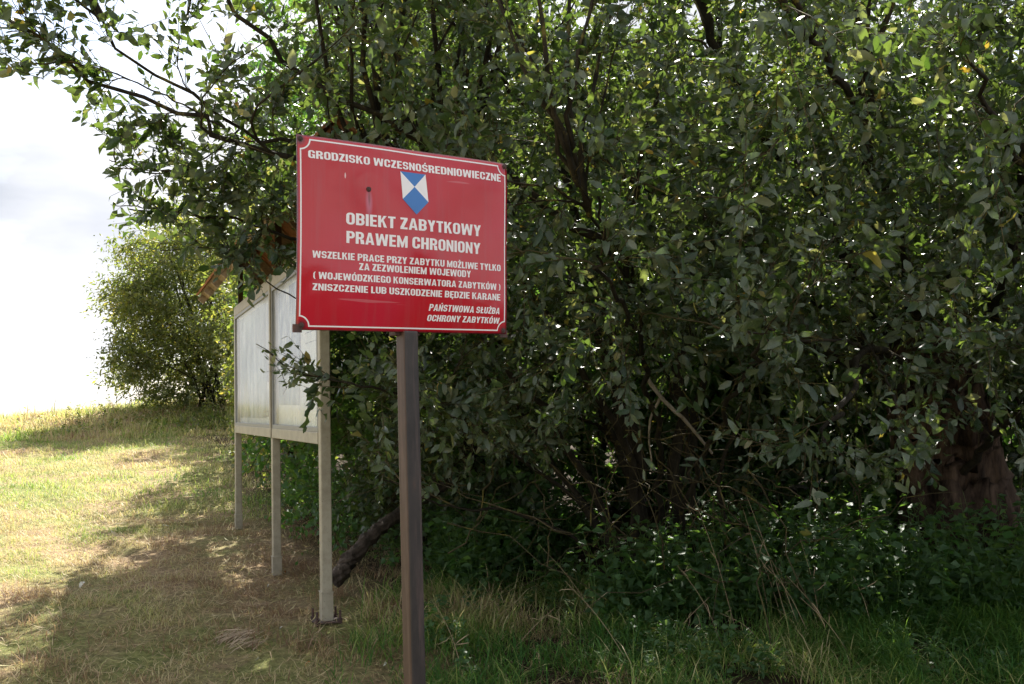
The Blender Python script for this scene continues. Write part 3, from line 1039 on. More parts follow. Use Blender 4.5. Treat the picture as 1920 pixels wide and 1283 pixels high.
rgh = m.ramp(m.noise(5, 5, 0.6), [(0.35, (0.06,) * 3), (0.7, (0.18,) * 3)])
M['red'] = m.done(m.bsdf(col, rgh, 0.5, bump=m.noise(6, 2), bstr=0.35, bdist=0.012, coat=0.25))
m = Mat('white_enamel')
M['white_e'] = m.done(m.bsdf(m.mix(m.noise(30, 4), (0.84, 0.82, 0.83), (0.90, 0.89, 0.90)), 0.28, 0.5))
m = Mat('blue_enamel')
M['blue_e'] = m.done(m.bsdf(m.mix(m.noise(20, 3), (0.04, 0.17, 0.48), (0.05, 0.21, 0.56)), 0.25, 0.5))
m = Mat('rusty_iron')
rn = m.noise(28, 6, 0.7)
M['rust'] = m.done(m.bsdf(m.ramp(rn, [(0.3, (0.035, 0.02, 0.018)), (0.55, (0.075, 0.045, 0.04)), (0.75, (0.17, 0.075, 0.05))]), 0.65, 0.35, bump=rn, bstr=0.4, bdist=0.003))

sign = empty('information_sign', (0, 0, 0))


def bulge(x, z):
    """enamel plate: belly in the middle, corners drawn back by the screws, a soft lip at the rim"""
    u, v = x / W2, z / H2
    b = 0.0075 * (1 - u * u) * (1 - v * v)
    b -= 0.004 * (abs(u) ** 6 + abs(v) ** 6)
    b += 0.0016 * np.sin(5.1 * u + 0.6) * np.cos(3.3 * v) + 0.0011 * np.sin(9 * u + 4 * v) * (1 - abs(u))
    b -= 0.0045 * np.exp(-(((x + 0.1177) / 0.03) ** 2 + ((z - 0.1143) / 0.03) ** 2)) * 0.6
    return b


SL = np.array(SIGN_LOC)
# sign root: at the foot of the post under the plate
post_top = SIGN_LOC + SIGN_ROT @ Vector((0.02, 0.024, -H2 + 0.015))
pz = float(ground_z(post_top.x, post_top.y))
sign.location = (post_top.x, post_top.y, pz)
tag(sign, 'red enamel plate with white lettering and blue and white shield on a rusty post', 'sign')
SR = np.array(SIGN_ROT)


def sign_part(name, V, faces, mat, smooth=True):
    """V in plate coordinates (x right, y back, z up)"""
    me = bpy.data.meshes.new(name)
    me.from_pydata([tuple(v) for v in V], [], faces)
    me.update()
    me.materials.append(mat)
    for p in me.polygons:
        p.use_smooth = smooth
    o = bpy.data.objects.new(name, me)
    o.matrix_local = Matrix.Translation(SIGN_LOC - sign.location) @ SIGN_ROT.to_4x4()
    return link(o, sign)


nu, nv = 60, 46
gv = []
for side in (0, 1):
    for j in range(nv + 1):
        for i in range(nu + 1):
            x = -W2 + 2 * W2 * i / nu
            z = -H2 + 2 * H2 * j / nv
            # slightly rounded corners
            gv.append((x, -bulge(x, z) + side * 0.0022, z))
gf = []
for side in (0, 1):
    o_ = side * (nu + 1) * (nv + 1)
    for j in range(nv):
        for i in range(nu):
            a = o_ + j * (nu + 1) + i
            q = (a, a + 1, a + nu + 2, a + nu + 1)
            gf.append(q if side == 0 else q[::-1])
n1 = (nu + 1) * (nv + 1)
ring = [i for i in range(nu + 1)] + [j * (nu + 1) + nu for j in range(1, nv + 1)] + [nv * (nu + 1) + i for i in range(nu - 1, -1, -1)] + [j * (nu + 1) for j in range(nv - 1, 0, -1)]
for a, b in zip(ring, ring[1:] + ring[:1]):
    gf.append((b, a, a + n1, b + n1))
sign_part('plate', gv, gf, M['red'])


# --- lettering: bold condensed capitals drawn as small polygons
def rrect(x0, x1, y0, y1, r, n=5):
    """closed rounded rectangle starting at right middle, counter-clockwise; corners separated"""
    r = min(r, (x1 - x0) / 2, (y1 - y0) / 2)
    pts = []
    ym = (y0 + y1) / 2
    xm = (x0 + x1) / 2
    pts.append((x1, ym))
    for cx, cy, a0 in ((x1 - r, y1 - r, 0), (x0 + r, y1 - r, 90), (x0 + r, y0 + r, 180), (x1 - r, y0 + r, 270)):
        for k in range(n + 1):
            a = math.radians(a0 + 90 * k / n)
            pts.append((cx + r * math.cos(a), cy + r * math.sin(a)))
        pts.append({0: (xm, y1), 90: (x0, ym), 180: (xm, y0), 270: (x1, ym)}[a0])
    return pts


N_ = 5
# index of right-mid 0, top-mid N_+2, left-mid 2(N_+2), bottom-mid 3(N_+2), right-mid 4(N_+2)
Q = N_ + 2
S_, SH = 0.215, 0.165


def ringseg(x0, x1, y0, y1, a, b, r=0.26, cut0=None, cut1=None):
    o = rrect(x0, x1, y0, y1, r)
    i_ = rrect(x0 + S_, x1 - S_, y0 + SH, y1 - SH, max(r - S_ + 0.02, 0.06))
    o, i_ = o[a:b + 1], i_[a:b + 1]
    o, i_ = [list(p) for p in o], [list(p) for p in i_]
    if cut0 is not None:
        o[0][1] = i_[0][1] = cut0
    if cut1 is not None:
        o[-1][1] = i_[-1][1] = cut1
    return [[o[k], o[k + 1], i_[k + 1], i_[k]] for k in range(len(o) - 1)]


def R_(x0, y0, x1, y1):
    return [[(x0, y0), (x1, y0), (x1, y1), (x0, y1)]]


def G(ch):
    w = 0.60
    s = S_
    h = SH
    if ch == 'O' or ch == 'Ó':
        g = ringseg(0, w, 0, 1, 0, 4 * Q)
        if ch == 'Ó':
            g = g + [[(0.24, 1.06), (0.36, 1.06), (0.48, 1.24), (0.28, 1.24)]]
        return g, w
    if ch == 'C':
        return ringseg(0, w, 0, 1, 0, 4 * Q, cut0=0.62, cut1=0.38), w
    if ch == 'G':
        return ringseg(0, w, 0, 1, 0, 4 * Q, cut0=0.66, cut1=0.30) + R_(w - s, 0.28, w, 0.5) + R_(0.32, 0.40, w - s, 0.52) + R_(w - 0.1, 0, w, 0.28), w
    if ch == 'U':
        g = ringseg(0, w, 0, 0.9, 2 * Q, 4 * Q)
        return g + R_(0, 0.45, s, 1) + R_(w - s, 0.45, w, 1), w
    if ch == 'J':
        g = ringseg(0, 0.48, 0, 0.8, 2 * Q + 0, 4 * Q, cut0=0.30)
        return g + R_(0.48 - s, 0.40, 0.48, 1), 0.48
    if ch in 'SŚ':
        ym = 0.5
        g = ringseg(0, w, ym - h / 2, 1, 0, 3 * Q, cut0=0.70)
        g += ringseg(0, w, 0, ym + h / 2, 0, Q)
        g += ringseg(0, w, 0, ym + h / 2, 2 * Q, 4 * Q, cut0=0.30)
        if ch == 'Ś':
            g = g + [[(0.24, 1.06), (0.36, 1.06), (0.48, 1.24), (0.28, 1.24)]]
        return g, w
    if ch == 'D':
        g = ringseg(0, w, 0, 1, 0, Q) + ringseg(0, w, 0, 1, 3 * Q, 4 * Q)
        return g + R_(0, 0, s, 1) + R_(s, 1 - h, w / 2, 1) + R_(s, 0, w / 2, h), w
    if ch in 'PR':
        y0 = 0.40
        g = ringseg(0, w, y0, 1, 0, Q) + ringseg(0, w, y0, 1, 3 * Q, 4 * Q)
        g += R_(0, 0, s, 1) + R_(s, 1 - h, w / 2, 1) + R_(s, y0, w / 2, y0 + h)
        if ch == 'R':
            g += [[(w - s - 0.02, 0), (w + 0.03, 0), (w - 0.02, 0.36), (w / 2 - 0.02, y0 + 0.02), (w / 2 + 0.03, y0 - 0.02)]]
            return g, w + 0.02
        return g, w - 0.02
    if ch == 'B':
        g = R_(0, 0, s, 1)
        for a, b in ((0, 0.5 + h / 2), (0.5 - h / 2, 1)):
            g += ringseg(0, w, a, b, 0, Q) + ringseg(0, w, a, b, 3 * Q, 4 * Q)
            g += R_(s, b - h, w / 2, b) + R_(s, a, w / 2, a + h)
        return g, w
    if ch in 'EĘ':
        g = R_(0, 0, s, 1) + R_(s, 0, 0.50, h) + R_(s, 0.5 - h / 2, 0.46, 0.5 + h / 2) + R_(s, 1 - h, 0.50, 1)
        if ch == 'Ę':
            g = g + [[(0.30, 0), (0.40, 0), (0.34, -0.12), (0.25, -0.10)], [(0.25, -0.10), (0.34, -0.12), (0.44, -0.12), (0.44, -0.21), (0.28, -0.21)]]
        return g, 0.50
    if ch == 'T':
        return R_(0, 1 - h, 0.54, 1) + R_(0.27 - s / 2, 0, 0.27 + s / 2, 1 - h), 0.54
    if ch in 'LŁ':
        g = R_(0, 0, s, 1) + R_(s, 0, 0.46, h)
        if ch == 'Ł':
            g = [[(x + 0.06, y) for x, y in q] for q in g] + [[(-0.03, 0.38), (-0.03, 0.53), (0.42, 0.70), (0.42, 0.55)]]
            return g, 0.52
        return g, 0.46
    if ch == 'H':
        return R_(0, 0, s, 1) + R_(w - s, 0, w, 1) + R_(s, 0.5 - h / 2, w - s, 0.5 + h / 2), w
    if ch == 'I':
        return R_(0, 0, s, 1), s
    if ch in 'NŃ':
        g = R_(0, 0, s - 0.03, 1) + R_(w - s + 0.03, 0, w, 1) + [[(s - 0.03, 1), (s - 0.03, 0.58), (w - s + 0.03, 0), (w - s + 0.03, 0.42)]]
        if ch == 'Ń':
            g = g + [[(0.24, 1.06), (0.36, 1.06), (0.48, 1.24), (0.28, 1.24)]]
        return g, w
    if ch == 'M':
        w = 0.80
        a = s - 0.02
        return R_(0, 0, a, 1) + R_(w - a, 0, w, 1) + [[(a, 1), (a, 0.55), (0.4 - 0.07, 0), (0.4, 0), (0.4, 0.42)], [(w - a, 1), (0.4, 0.42), (0.4, 0), (0.4 + 0.07, 0), (w - a, 0.55)]], w
    if ch == 'W':
        w = 0.96
        g = []
        for x in (0, 0.37):
            g.append([(x, 1), (x + 0.11, 0), (x + 0.295, 0), (x + 0.24, 0.5), (x + 0.21, 1)])
            g.append([(x + 0.295, 0), (x + 0.48, 0), (x + 0.59, 1), (x + 0.39, 1), (x + 0.295, 0.35)])
        g2 = [[(0, 1), (0.10, 0), (0.29, 0), (0.20, 1)], [(0.21, 0), (0.29, 0), (0.35, 0), (0.57, 1), (0.40, 1)], [(0.40, 1), (0.57, 1), (0.74, 0), (0.60, 0), (0.56, 0)], [(0.66, 0), (0.86, 0), (0.96, 1), (0.76, 1)]]
        g2 = [[(0, 1), (0.11, 0), (0.30, 0), (0.205, 1)], [(0.15, 0), (0.34, 0), (0.56, 1), (0.40, 1)], [(0.40, 1), (0.56, 1), (0.81, 0), (0.62, 0)], [(0.66, 0), (0.85, 0), (0.96, 1), (0.755, 1)]]
        return g2, w
    if ch == 'A':
        w = 0.66
        return [[(0, 0), (0.20, 0), (0.37, 1), (0.22, 1)], [(0.46, 0), (0.66, 0), (0.44, 1), (0.29, 1)], [(0.17, 0.18), (0.49, 0.18), (0.46, 0.34), (0.20, 0.34)]], w
    if ch == 'K':
        return R_(0, 0, s, 1) + [[(s, 0.38), (s, 0.62), (0.40, 1), (0.62, 1)], [(s + 0.07, 0.55), (0.38, 0.68), (0.64, 0), (0.41, 0)]], 0.63
    if ch == 'Y':
        w = 0.62
        return R_(w / 2 - s / 2, 0, w / 2 + s / 2, 0.45) + [[(0, 1), (w / 2 - s / 2, 0.40), (w / 2 + s / 2, 0.40), (0.21, 1)], [(w, 1), (w - 0.21, 1), (w / 2 - s / 2, 0.42), (w / 2 + s / 2, 0.42)]], w
    if ch in 'ZŻ':
        w = 0.52
        g = R_(0, 0, w, h) + R_(0, 1 - h, w, 1) + [[(0, h), (0.25, h), (w, 1 - h), (w - 0.25, 1 - h)]]
        if ch == 'Ż':
            g = g + R_(0.17, 1.07, 0.35, 1.22)
        return g, w
    if ch == '(':
        return [[(0.18, 1), (0.30, 1), (0.20, 0.75), (0.03, 0.75)], [(0.03, 0.75), (0.20, 0.75), (0.20, 0.2), (0.03, 0.2)], [(0.03, 0.2), (0.20, 0.2), (0.30, -0.06), (0.18, -0.06)]], 0.28
    if ch == ')':
        g, w = G('(')
        return [[(0.30 - x, y) for x, y in q] for q in g], w
    return [], 0.24


def text_line(txt, x0, x1, zt0, zb0, zt1, zb1, slant=0.0):
    """fit the text between x0 and x1; cap height runs zb..zt (left and right values)"""
    gap = 0.085
    adv = 0.0
    items = []
    for c in txt:
        if c == ' ':
            adv += 0.27
            continue
        g, w = G(c)
        items.append((g, adv))
        adv += w + gap
    adv -= gap
    sx_ = (x1 - x0) / adv
    V_, F_ = [], []
    k = 0
    for g, a in items:
        for q in g:
            # split long pieces so that they follow the curved plate
            b = len(V_)
            for x, y in q:
                t = (a + x) / adv
                zb = zb0 + (zb1 - zb0) * t
                zt = zt0 + (zt1 - zt0) * t
                X_ = x0 + (a + x) * sx_ + slant * y * (zt0 - zb0)
                Z_ = zb + (zt - zb) * y
                V_.append((X_, -bulge(X_, Z_) - 0.0004 - (k % 7) * 0.00004, Z_))
            F_.append(tuple(range(b, b + len(q))))
            k += 1
    # make every polygon face the front (-y)
    out = []
    for f in F_:
        p = [V_[i] for i in f]
        area = sum(p[i][0] * p[(i + 1) % len(p)][2] - p[(i + 1) % len(p)][0] * p[i][2] for i in range(len(p)))
        out.append(f if area > 0 else f[::-1])
    sign_part('lettering', V_, out, M['white_e'], smooth=False)


text_line('GRODZISKO WCZESNOŚREDNIOWIECZNE', -0.2735, 0.2775, 0.1905, 0.1722, 0.1935, 0.1740)
text_line('OBIEKT ZABYTKOWY', -0.179, 0.2105, 0.0539, 0.0260, 0.0540, 0.0256)
text_line('PRAWEM CHRONIONY', -0.178, 0.2095, 0.0105, -0.0179, 0.0082, -0.0203)
text_line('WSZELKIE PRACE PRZY ZABYTKU MOŻLIWE TYLKO', -0.2635, 0.278, -0.0408, -0.0570, -0.0435, -0.0602)
text_line('ZA ZEZWOLENIEM WOJEWODY', -0.1443, 0.179, -0.0632, -0.0797, -0.0647, -0.0817)
text_line('( WOJEWÓDZKIEGO KONSERWATORA ZABYTKÓW )', -0.2615, 0.277, -0.0892, -0.1052, -0.0937, -0.1100)
text_line('ZNISZCZENIE LUB USZKODZENIE BĘDZIE KARANE', -0.262, 0.2765, -0.1160, -0.1318, -0.1202, -0.1371)
text_line('PAŃSTWOWA SŁUŻBA', 0.0539, 0.2737, -0.1532, -0.1700, -0.1563, -0.1725, slant=0.18)
text_line('OCHRONY ZABYTKÓW', 0.0499, 0.2727, -0.1798, -0.1955, -0.1819, -0.1976, slant=0.18)


def flat(name, polys, mat, off=0.0005):
    """polygons in plate x,z; triangle/quad patches subdivided to follow the plate"""
    V_, F_ = [], []
    for q in polys:
        q = [Vector((a, b)) for a, b in q]
        n = 8
        if len(q) == 3:
            q = [q[0], q[1], q[2], q[2]]
        b = len(V_)
        for j in range(n + 1):
            for i in range(n + 1):
                u, v = i / n, j / n
                p = (q[0] * (1 - u) + q[1] * u) * (1 - v) + (q[3] * (1 - u) + q[2] * u) * v
                V_.append((p.x, -bulge(p.x, p.y) - off, p.y))
        for j in range(n):
            for i in range(n):
                a = b + j * (n + 1) + i
                F_.append((a, a + 1, a + n + 2, a + n + 1))
    out = []
    for f in F_:
        p = [V_[i] for i in f]
        area = sum(p[i][0] * p[(i + 1) % 4][2] - p[(i + 1) % 4][0] * p[i][2] for i in range(4))
        out.append(f if area > 0 else f[::-1])
    return sign_part(name, V_, out, mat)


eTL, eTR, eR, eT, eLf, eC = (-0.0318, 0.1669), (0.0425, 0.1672), (0.0480, 0.0985), (0.0120, 0.0643), (-0.0265, 0.0994), (0.0083, 0.1326)
flat('emblem', [[eTL, eTR, eC], [eLf, eC, eR, eT]], M['blue_e'], 0.0009)
flat('emblem_white', [[eTL, eC, eLf], [eTR, eR, eC]], M['white_e'], 0.0009)
# border line with scooped corners
bx, bz, cr_, lw = 0.2935, 0.2165, 0.0235, 0.0034


def border_path(o_):
    pts = []
    X1, Z1 = bx - o_, bz - o_
    r = cr_ + o_
    off = math.asin(min(1, o_ / r)) if o_ else 0
    for sx1, sz1, a0, a1 in ((1, 1, 180, 270), (-1, 1, 270, 360), (-1, -1, 0, 90), (1, -1, 90, 180)):
        cx, cz = sx1 * bx, sz1 * bz
        d_ = math.degrees(off)
        aa = np.linspace(a1 - d_, a0 + d_, 9)
        for a in aa:
            pts.append((cx + r * math.cos(math.radians(a)), cz + r * math.sin(math.radians(a))))
    return pts


bo, bi = border_path(0), border_path(lw)


def densify(o1, i1):
    """split the long straight runs"""
    oo, ii_ = [], []
    for k in range(len(o1)):
        a, b = Vector(o1[k]), Vector(o1[(k + 1) % len(o1)])
        c, d_ = Vector(i1[k]), Vector(i1[(k + 1) % len(o1)])
        n = max(1, int((b - a).length / 0.012))
        for j in range(n):
            t = j / n
            oo.append(a.lerp(b, t))
            ii_.append(c.lerp(d_, t))
    return oo, ii_


bo, bi = densify(bo, bi)
V_ = []
for p in bo + bi:
    V_.append((p.x, -bulge(p.x, p.y) - 0.0006, p.y))
nb_ = len(bo)
F_ = []
for k in range(nb_):
    j = (k + 1) % nb_
    q = (k, j, nb_ + j, nb_ + k)
    p = [V_[i] for i in q]
    area = sum(p[i][0] * p[(i + 1) % 4][2] - p[(i + 1) % 4][0] * p[i][2] for i in range(4))
    F_.append(q if area > 0 else q[::-1])
sign_part('border_line', V_, F_, M['white_e'])

for cx, cz in ((-0.2915, 0.2145), (0.2915, 0.2160), (-0.2865, -0.2130), (0.2895, -0.2150), (-0.1177, 0.1143)):
    mb = MB()
    y0 = -float(bulge(cx, cz))
    mb.cyl((0, y0 + 0.001, 0), (0, y0 - 0.0022, 0), 0.0068, 0.0060, 14)
    mb.cyl((0, y0 - 0.0022, 0), (0, y0 - 0.0046, 0), 0.0040, 0.0030, 10)
    o = sign_part('screw', [(v[0] + cx, v[1], v[2] + cz) for v in mb.v], mb.f, M['rust'], smooth=False)
# backing frame of angle iron behind the plate
mb = MB()
mb.box((0, 0.017, H2 - 0.020), (2 * W2 - 0.05, 0.020, 0.020))
mb.box((0, 0.017, -H2 + 0.014), (2 * W2 - 0.05, 0.020, 0.022))
mb.box((-W2 + 0.040, 0.018, 0), (0.018, 0.019, 2 * H2 - 0.05))
mb.box((W2 - 0.010, 0.018, 0), (0.018, 0.019, 2 * H2 - 0.05))
sign_part('backing_frame', mb.v, mb.f, M['rust'], smooth=False)
# corner lug that sticks out at lower left
for a_, b_ in ((-W2 + 0.004, -H2 + 0.004), (W2 - 0.006, -H2 + 0.001)):
    mb = MB()
    mb.box((a_, 0.009, b_), (0.022, 0.004, 0.019))
    sign_part('corner_lug', mb.v, mb.f, M['rust'], smooth=False)
# post
m = Mat('painted_rusty_post')
pn = m.noise(22, 6, 0.7, stretch=(1, 1, 0.4))
sp2 = m.n('SeparateXYZ')
tc2 = m.n('TexCoord')
m.l(tc2.outputs['Normal'], sp2.inputs[0])
fl = m.math('LESS_THAN', sp2.outputs[0], -0.5)
paint = m.ramp(pn, [(0.35, (0.021, 0.018, 0.017)), (0.6, (0.038, 0.031, 0.028)), (0.8, (0.085, 0.046, 0.03))])
prim = m.ramp(pn, [(0.3, (0.040, 0.021, 0.016)), (0.6, (0.068, 0.036, 0.027)), (0.8, (0.11, 0.058, 0.042))])
drip = m.ramp(m.noise(60, 5, 0.7, stretch=(1, 1, 0.05)), [(0.52, (0, 0, 0)), (0.64, (1, 1, 1))])
colp = m.mix(fl, paint, prim)
colp = m.mix(m.math('MULTIPLY', drip, 0.45), colp, (0.13, 0.085, 0.075))
M['post'] = m.done(m.bsdf(colp, 0.5, 0.5, bump=pn, bstr=0.35, bdist=0.003))
pa, pb = Vector(P(777.5, 1283, 2.565)), Vector(P(763.5, 640, 2.565))
pd = (pb - pa).normalized()
foot = pa + pd * ((pz - 0.12 - pa.z) / pd.z)
head = pa + pd * ((post_top.z - 0.013 - pa.z) / pd.z)
Hh = (head - foot).length
qt = pd.to_track_quat('Z', 'Y').to_matrix()
zax = pd
xax = (SIGN_ROT @ Vector((1, 0, 0)))
xax = (xax - zax * xax.dot(zax)).normalized()
yax = zax.cross(xax)
PR = Matrix((xax, yax, zax)).transposed().to_4x4()
mb = MB()
mb.box((0, 0, Hh / 2), (0.041, 0.041, Hh))
o = mb.build('post', M['post'], sign, bevel=0.0045)
o.matrix_local = Matrix.Translation(foot - sign.location) @ PR
mb = MB()
mb.box((0, 0.012, Hh - 0.004), (0.070, 0.030, 0.014))
o2 = mb.build('bracket', M['rust'], sign, bevel=0.002)
o2.matrix_local = Matrix.Translation(foot - sign.location) @ PR

# ------------------------------------------------------------------ notice board
board = empty('notice_board', tuple(gpt(*(P(517, 1070, 7.8)[:2]))))
tag(board, 'long glazed notice board on three cream metal posts under a little tiled roof', 'notice board')
BL = np.array(board.location)
yaw = math.atan2(bdir[1], bdir[0])
# local frame: x along the board (near -> far), y away from the meadow (behind), z up
board.rotation_euler = (0, 0, yaw)
m = Mat('cream_paint')
cn = m.noise(14, 6, 0.7)
c0 = m.ramp(cn, [(0.3, (0.27, 0.24, 0.175)), (0.6, (0.38, 0.345, 0.26))])
cs = m.ramp(m.noise(70, 4, 0.8, stretch=(1, 1, 0.12)), [(0.58, (0, 0, 0)), (0.70, (1, 1, 1))])
c0 = m.mix(m.math('MULTIPLY', cs, 0.35), c0, (0.20, 0.17, 0.12))
fly = m.ramp(m.noise(150, 1), [(0.73, (0, 0, 0)), (0.75, (1, 1, 1))])
c0 = m.mix(fly, c0, (0.10, 0.07, 0.05))
M['cream'] = m.done(m.bsdf(c0, 0.5, 0.4, bump=cn, bstr=0.15, bdist=0.003))
m = Mat('grey_weathered_wood')
wn_ = m.noise(9, 6, 0.7, stretch=(0.2, 3, 3))
M['wood'] = m.done(m.bsdf(m.ramp(wn_, [(0.3, (0.16, 0.12, 0.08)), (0.7, (0.38, 0.29, 0.19))]), 0.8, 0.2, bump=wn_, bstr=0.4, bdist=0.004))
m = Mat('dark_post')
M['darkpost'] = m.done(m.bsdf(m.mix(m.noise(12), (0.05, 0.032, 0.02), (0.09, 0.06, 0.035)), 0.8, 0.2))
m = Mat('clay_tile')
tn = m.noise(14, 5, 0.7)
inf = m.n('ObjectInfo')
cT = m.ramp(tn, [(0.3, (0.20, 0.075, 0.035)), (0.6, (0.33, 0.14, 0.06)), (0.8, (0.25, 0.17, 0.09))])
cT = m.mix(m.math('MULTIPLY', inf.outputs['Random'], 0.5), cT, (0.18, 0.09, 0.05))
M['tile'] = m.done(m.bsdf(cT, 0.85, 0.2, bump=tn, bstr=0.5, bdist=0.004))


def bl(p):
    """world -> board local"""
    d = np.asarray(p) - BL
    return np.array([d @ bdir, d @ -bnor, d[2]])


near_b, near_f = bl(P(608, 832, 6.0)), bl(P(622, 1172, 6.0))
far_b, far_t, far_f = bl(P(446, 812, 10.0)), bl(P(437, 581, 10.0)), bl(P(457, 992, 10.0))
xN, xF = near_b[0], far_b[0]
xM = bl(P(514, 820, 7.75))[0]
zb = (near_b[2] + far_b[2]) / 2
zt = far_t[2]
PW = 0.074


def zfoot(xl):
    w_ = BL + bdir * xl
    return float(ground_z(w_[0], w_[1])) - BL[2]


for k, (xl, zf) in enumerate(((xN, near_f[2]), (xM, zfoot(xM)), (xF, far_f[2]))):
    zf = zfoot(xl)
    mb = MB()
    top = zt + (0.02 if k != 1 else -0.06)
    mb.box((xl, 0, (zf + top) / 2), (PW, PW * 0.8, top - zf))
    p = mb.build('post', M['cream'], board, bevel=0.006)
    mb = MB()
    hs = 0.17 if k == 0 else 0.13
    mb.box((xl, 0, zf + hs / 2), (PW + 0.006, PW * 0.8 + 0.006, hs))
    mb.box((xl, 0, zf + hs + 0.004), (PW + 0.012, PW * 0.8 + 0.012, 0.008))
    mb.build('post_sleeve', M['cream'], p, bevel=0.002)
    if k == 0:
        mb = MB()
        mb.box((xl, 0, zf + 0.012), (0.15, 0.15, 0.010))
        pl = mb.build('base_plate', M['rust'], p, bevel=0.002)
        for sx1 in (-1, 1):
            for sy1 in (-1, 1):
                mb = MB()
                mb.cyl((xl + sx1 * 0.065, sy1 * 0.065, zf - 0.02), (xl + sx1 * 0.065, sy1 * 0.065, zf + 0.075), 0.007, n=8)
                mb.cyl((xl + sx1 * 0.065, sy1 * 0.065, zf + 0.018), (xl + sx1 * 0.065, sy1 * 0.065, zf + 0.032), 0.013, n=6)
                mb.build('anchor_bolt', M['rust'], p)
# rails
for z0, hh, nm in ((zb + 0.035, 0.07, 'bottom_rail'), (zt - 0.035, 0.07, 'top_rail')):
    for a, b in ((xN + PW / 2, xM - PW / 2), (xM + PW / 2, xF - PW / 2)):
        mb = MB()
        mb.box(((a + b) / 2, -0.006, z0), (b - a, 0.056, hh))
        mb.build(nm, M['cream'], board, bevel=0.004)
mb = MB()
mb.box(((xN + xF) / 2, 0.02, zt + 0.014), (xF - xN + 0.1, 0.09, 0.02))
mb.build('cap_strip', M['cream'], board, bevel=0.003)
m = Mat('notice_glass')
gl = m.n('BsdfGlossy', Roughness=0.13)
tr = m.n('BsdfTransparent')
tr.inputs['Color'].default_value = (0.93, 0.95, 0.95, 1)
fr = m.n('Fresnel', IOR=1.5)
mxs = m.n('MixShader')
dst = m.n('BsdfDiffuse')
dst.inputs['Color'].default_value = (0.90, 0.90, 0.91, 1)
dmx = m.n('MixShader')
m.l(m.ramp(m.noise(5, 5, 0.7, stretch=(1, 1, 0.3)), [(0.3, (0.05,) * 3), (0.7, (0.28,) * 3)]), dmx.inputs[0])
bu = m.n('Bump', Strength=0.12, Distance=0.01)
m.l(m.noise(2.2, 2), bu.inputs['Height'])
m.l(bu.outputs['Normal'], gl.inputs['Normal'])
gg = m.n('NewGeometry')
frontf = m.math('SUBTRACT', 1.0, gg.outputs['Backfacing'])
m.l(m.math('MULTIPLY', m.math('MULTIPLY', fr.outputs[0], 0.62, clamp=True), frontf), mxs.inputs[0])
m.l(tr.outputs[0], dmx.inputs[1])
m.l(dst.outputs[0], dmx.inputs[2])
m.l(dmx.outputs[0], mxs.inputs[1])
m.l(gl.outputs[0], mxs.inputs[2])
m.l(mxs.outputs[0], m.out.inputs['Surface'])
M['glass'] = m.m
m = Mat('notice_backing')
M['backing'] = m.done(m.bsdf(m.ramp(m.noise(3, 4), [(0.3, (0.78, 0.79, 0.78)), (0.7, (0.86, 0.86, 0.84))]), 0.6, 0.3))


def poster_mat(name, a, b, c, scale):
    m = Mat(name)
    n_ = m.noise(scale, 5, 0.6, stretch=(1, 1, 0.6))
    return m.done(m.bsdf(m.ramp(n_, [(0.36, a), (0.52, b), (0.66, c)]), 0.5, 0.3))


M['p1'] = poster_mat('poster_painting', (0.05, 0.08, 0.07), (0.28, 0.35, 0.36), (0.66, 0.69, 0.70), 3.0)
m = Mat('grey_aluminium')
M['alu'] = m.done(m.bsdf(m.mix(m.noise(25, 4), (0.16, 0.16, 0.155), (0.25, 0.25, 0.24)), 0.45, 0.5, metallic=0.3))
M['p2'] = poster_mat('poster_print', (0.04, 0.08, 0.18), (0.26, 0.34, 0.46), (0.80, 0.80, 0.80), 7.0)
M['p3'] = poster_mat('poster_photos', (0.07, 0.08, 0.09), (0.30, 0.34, 0.38), (0.78, 0.78, 0.78), 5.0)
m = Mat('poster_hill')
M['hill'] = m.done(m.bsdf(m.mix(m.noise(8, 4), (0.12, 0.16, 0.08), (0.26, 0.29, 0.19)), 0.5, 0.3))
m = Mat('print_ink')
M['ink'] = m.done(m.bsdf((0.10, 0.12, 0.16), 0.5, 0.3))
for a, b in ((xN + PW / 2, xM - PW / 2), (xM + PW / 2, xF - PW / 2)):
    z0, z1 = zb + 0.07, zt - 0.07
    mb = MB()
    mb.box(((a + b) / 2, 0.022, (z0 + z1) / 2), (b - a - 0.004, 0.012, z1 - z0 - 0.004))
    back = mb.build('backboard', M['backing'], board)
    # inner frame
    fr_ = MB()
    fr_.box(((a + b) / 2, -0.022, z0 + 0.014), (b - a, 0.018, 0.028))
    fr_.box(((a + b) / 2, -0.022, z1 - 0.014), (b - a, 0.018, 0.028))
    fr_.box((a + 0.014, -0.022, (z0 + z1) / 2), (0.028, 0.018, z1 - z0 - 0.056))
    fr_.box((b - 0.014, -0.022, (z0 + z1) / 2), (0.028, 0.018, z1 - z0 - 0.056))
    fr_.build('door_frame', M['alu'], board, bevel=0.002)
    mb = MB()
    mb.box(((a + b) / 2, -0.018, (z0 + z1) / 2), (b - a - 0.05, 0.004, z1 - z0 - 0.05))
    mb.build('glass_pane', M['glass'], board)


def poster(x0, x1, z0, z1, mat, tilt=0.0, y=0.0125):
    mb = MB()
    mb.box(((x0 + x1) / 2, y, (z0 + z1) / 2), (x1 - x0, 0.001, z1 - z0), Matrix.Rotation(tilt, 3, 'Y'))
    return mb.build('poster', mat, board)


Lb = zt - zb
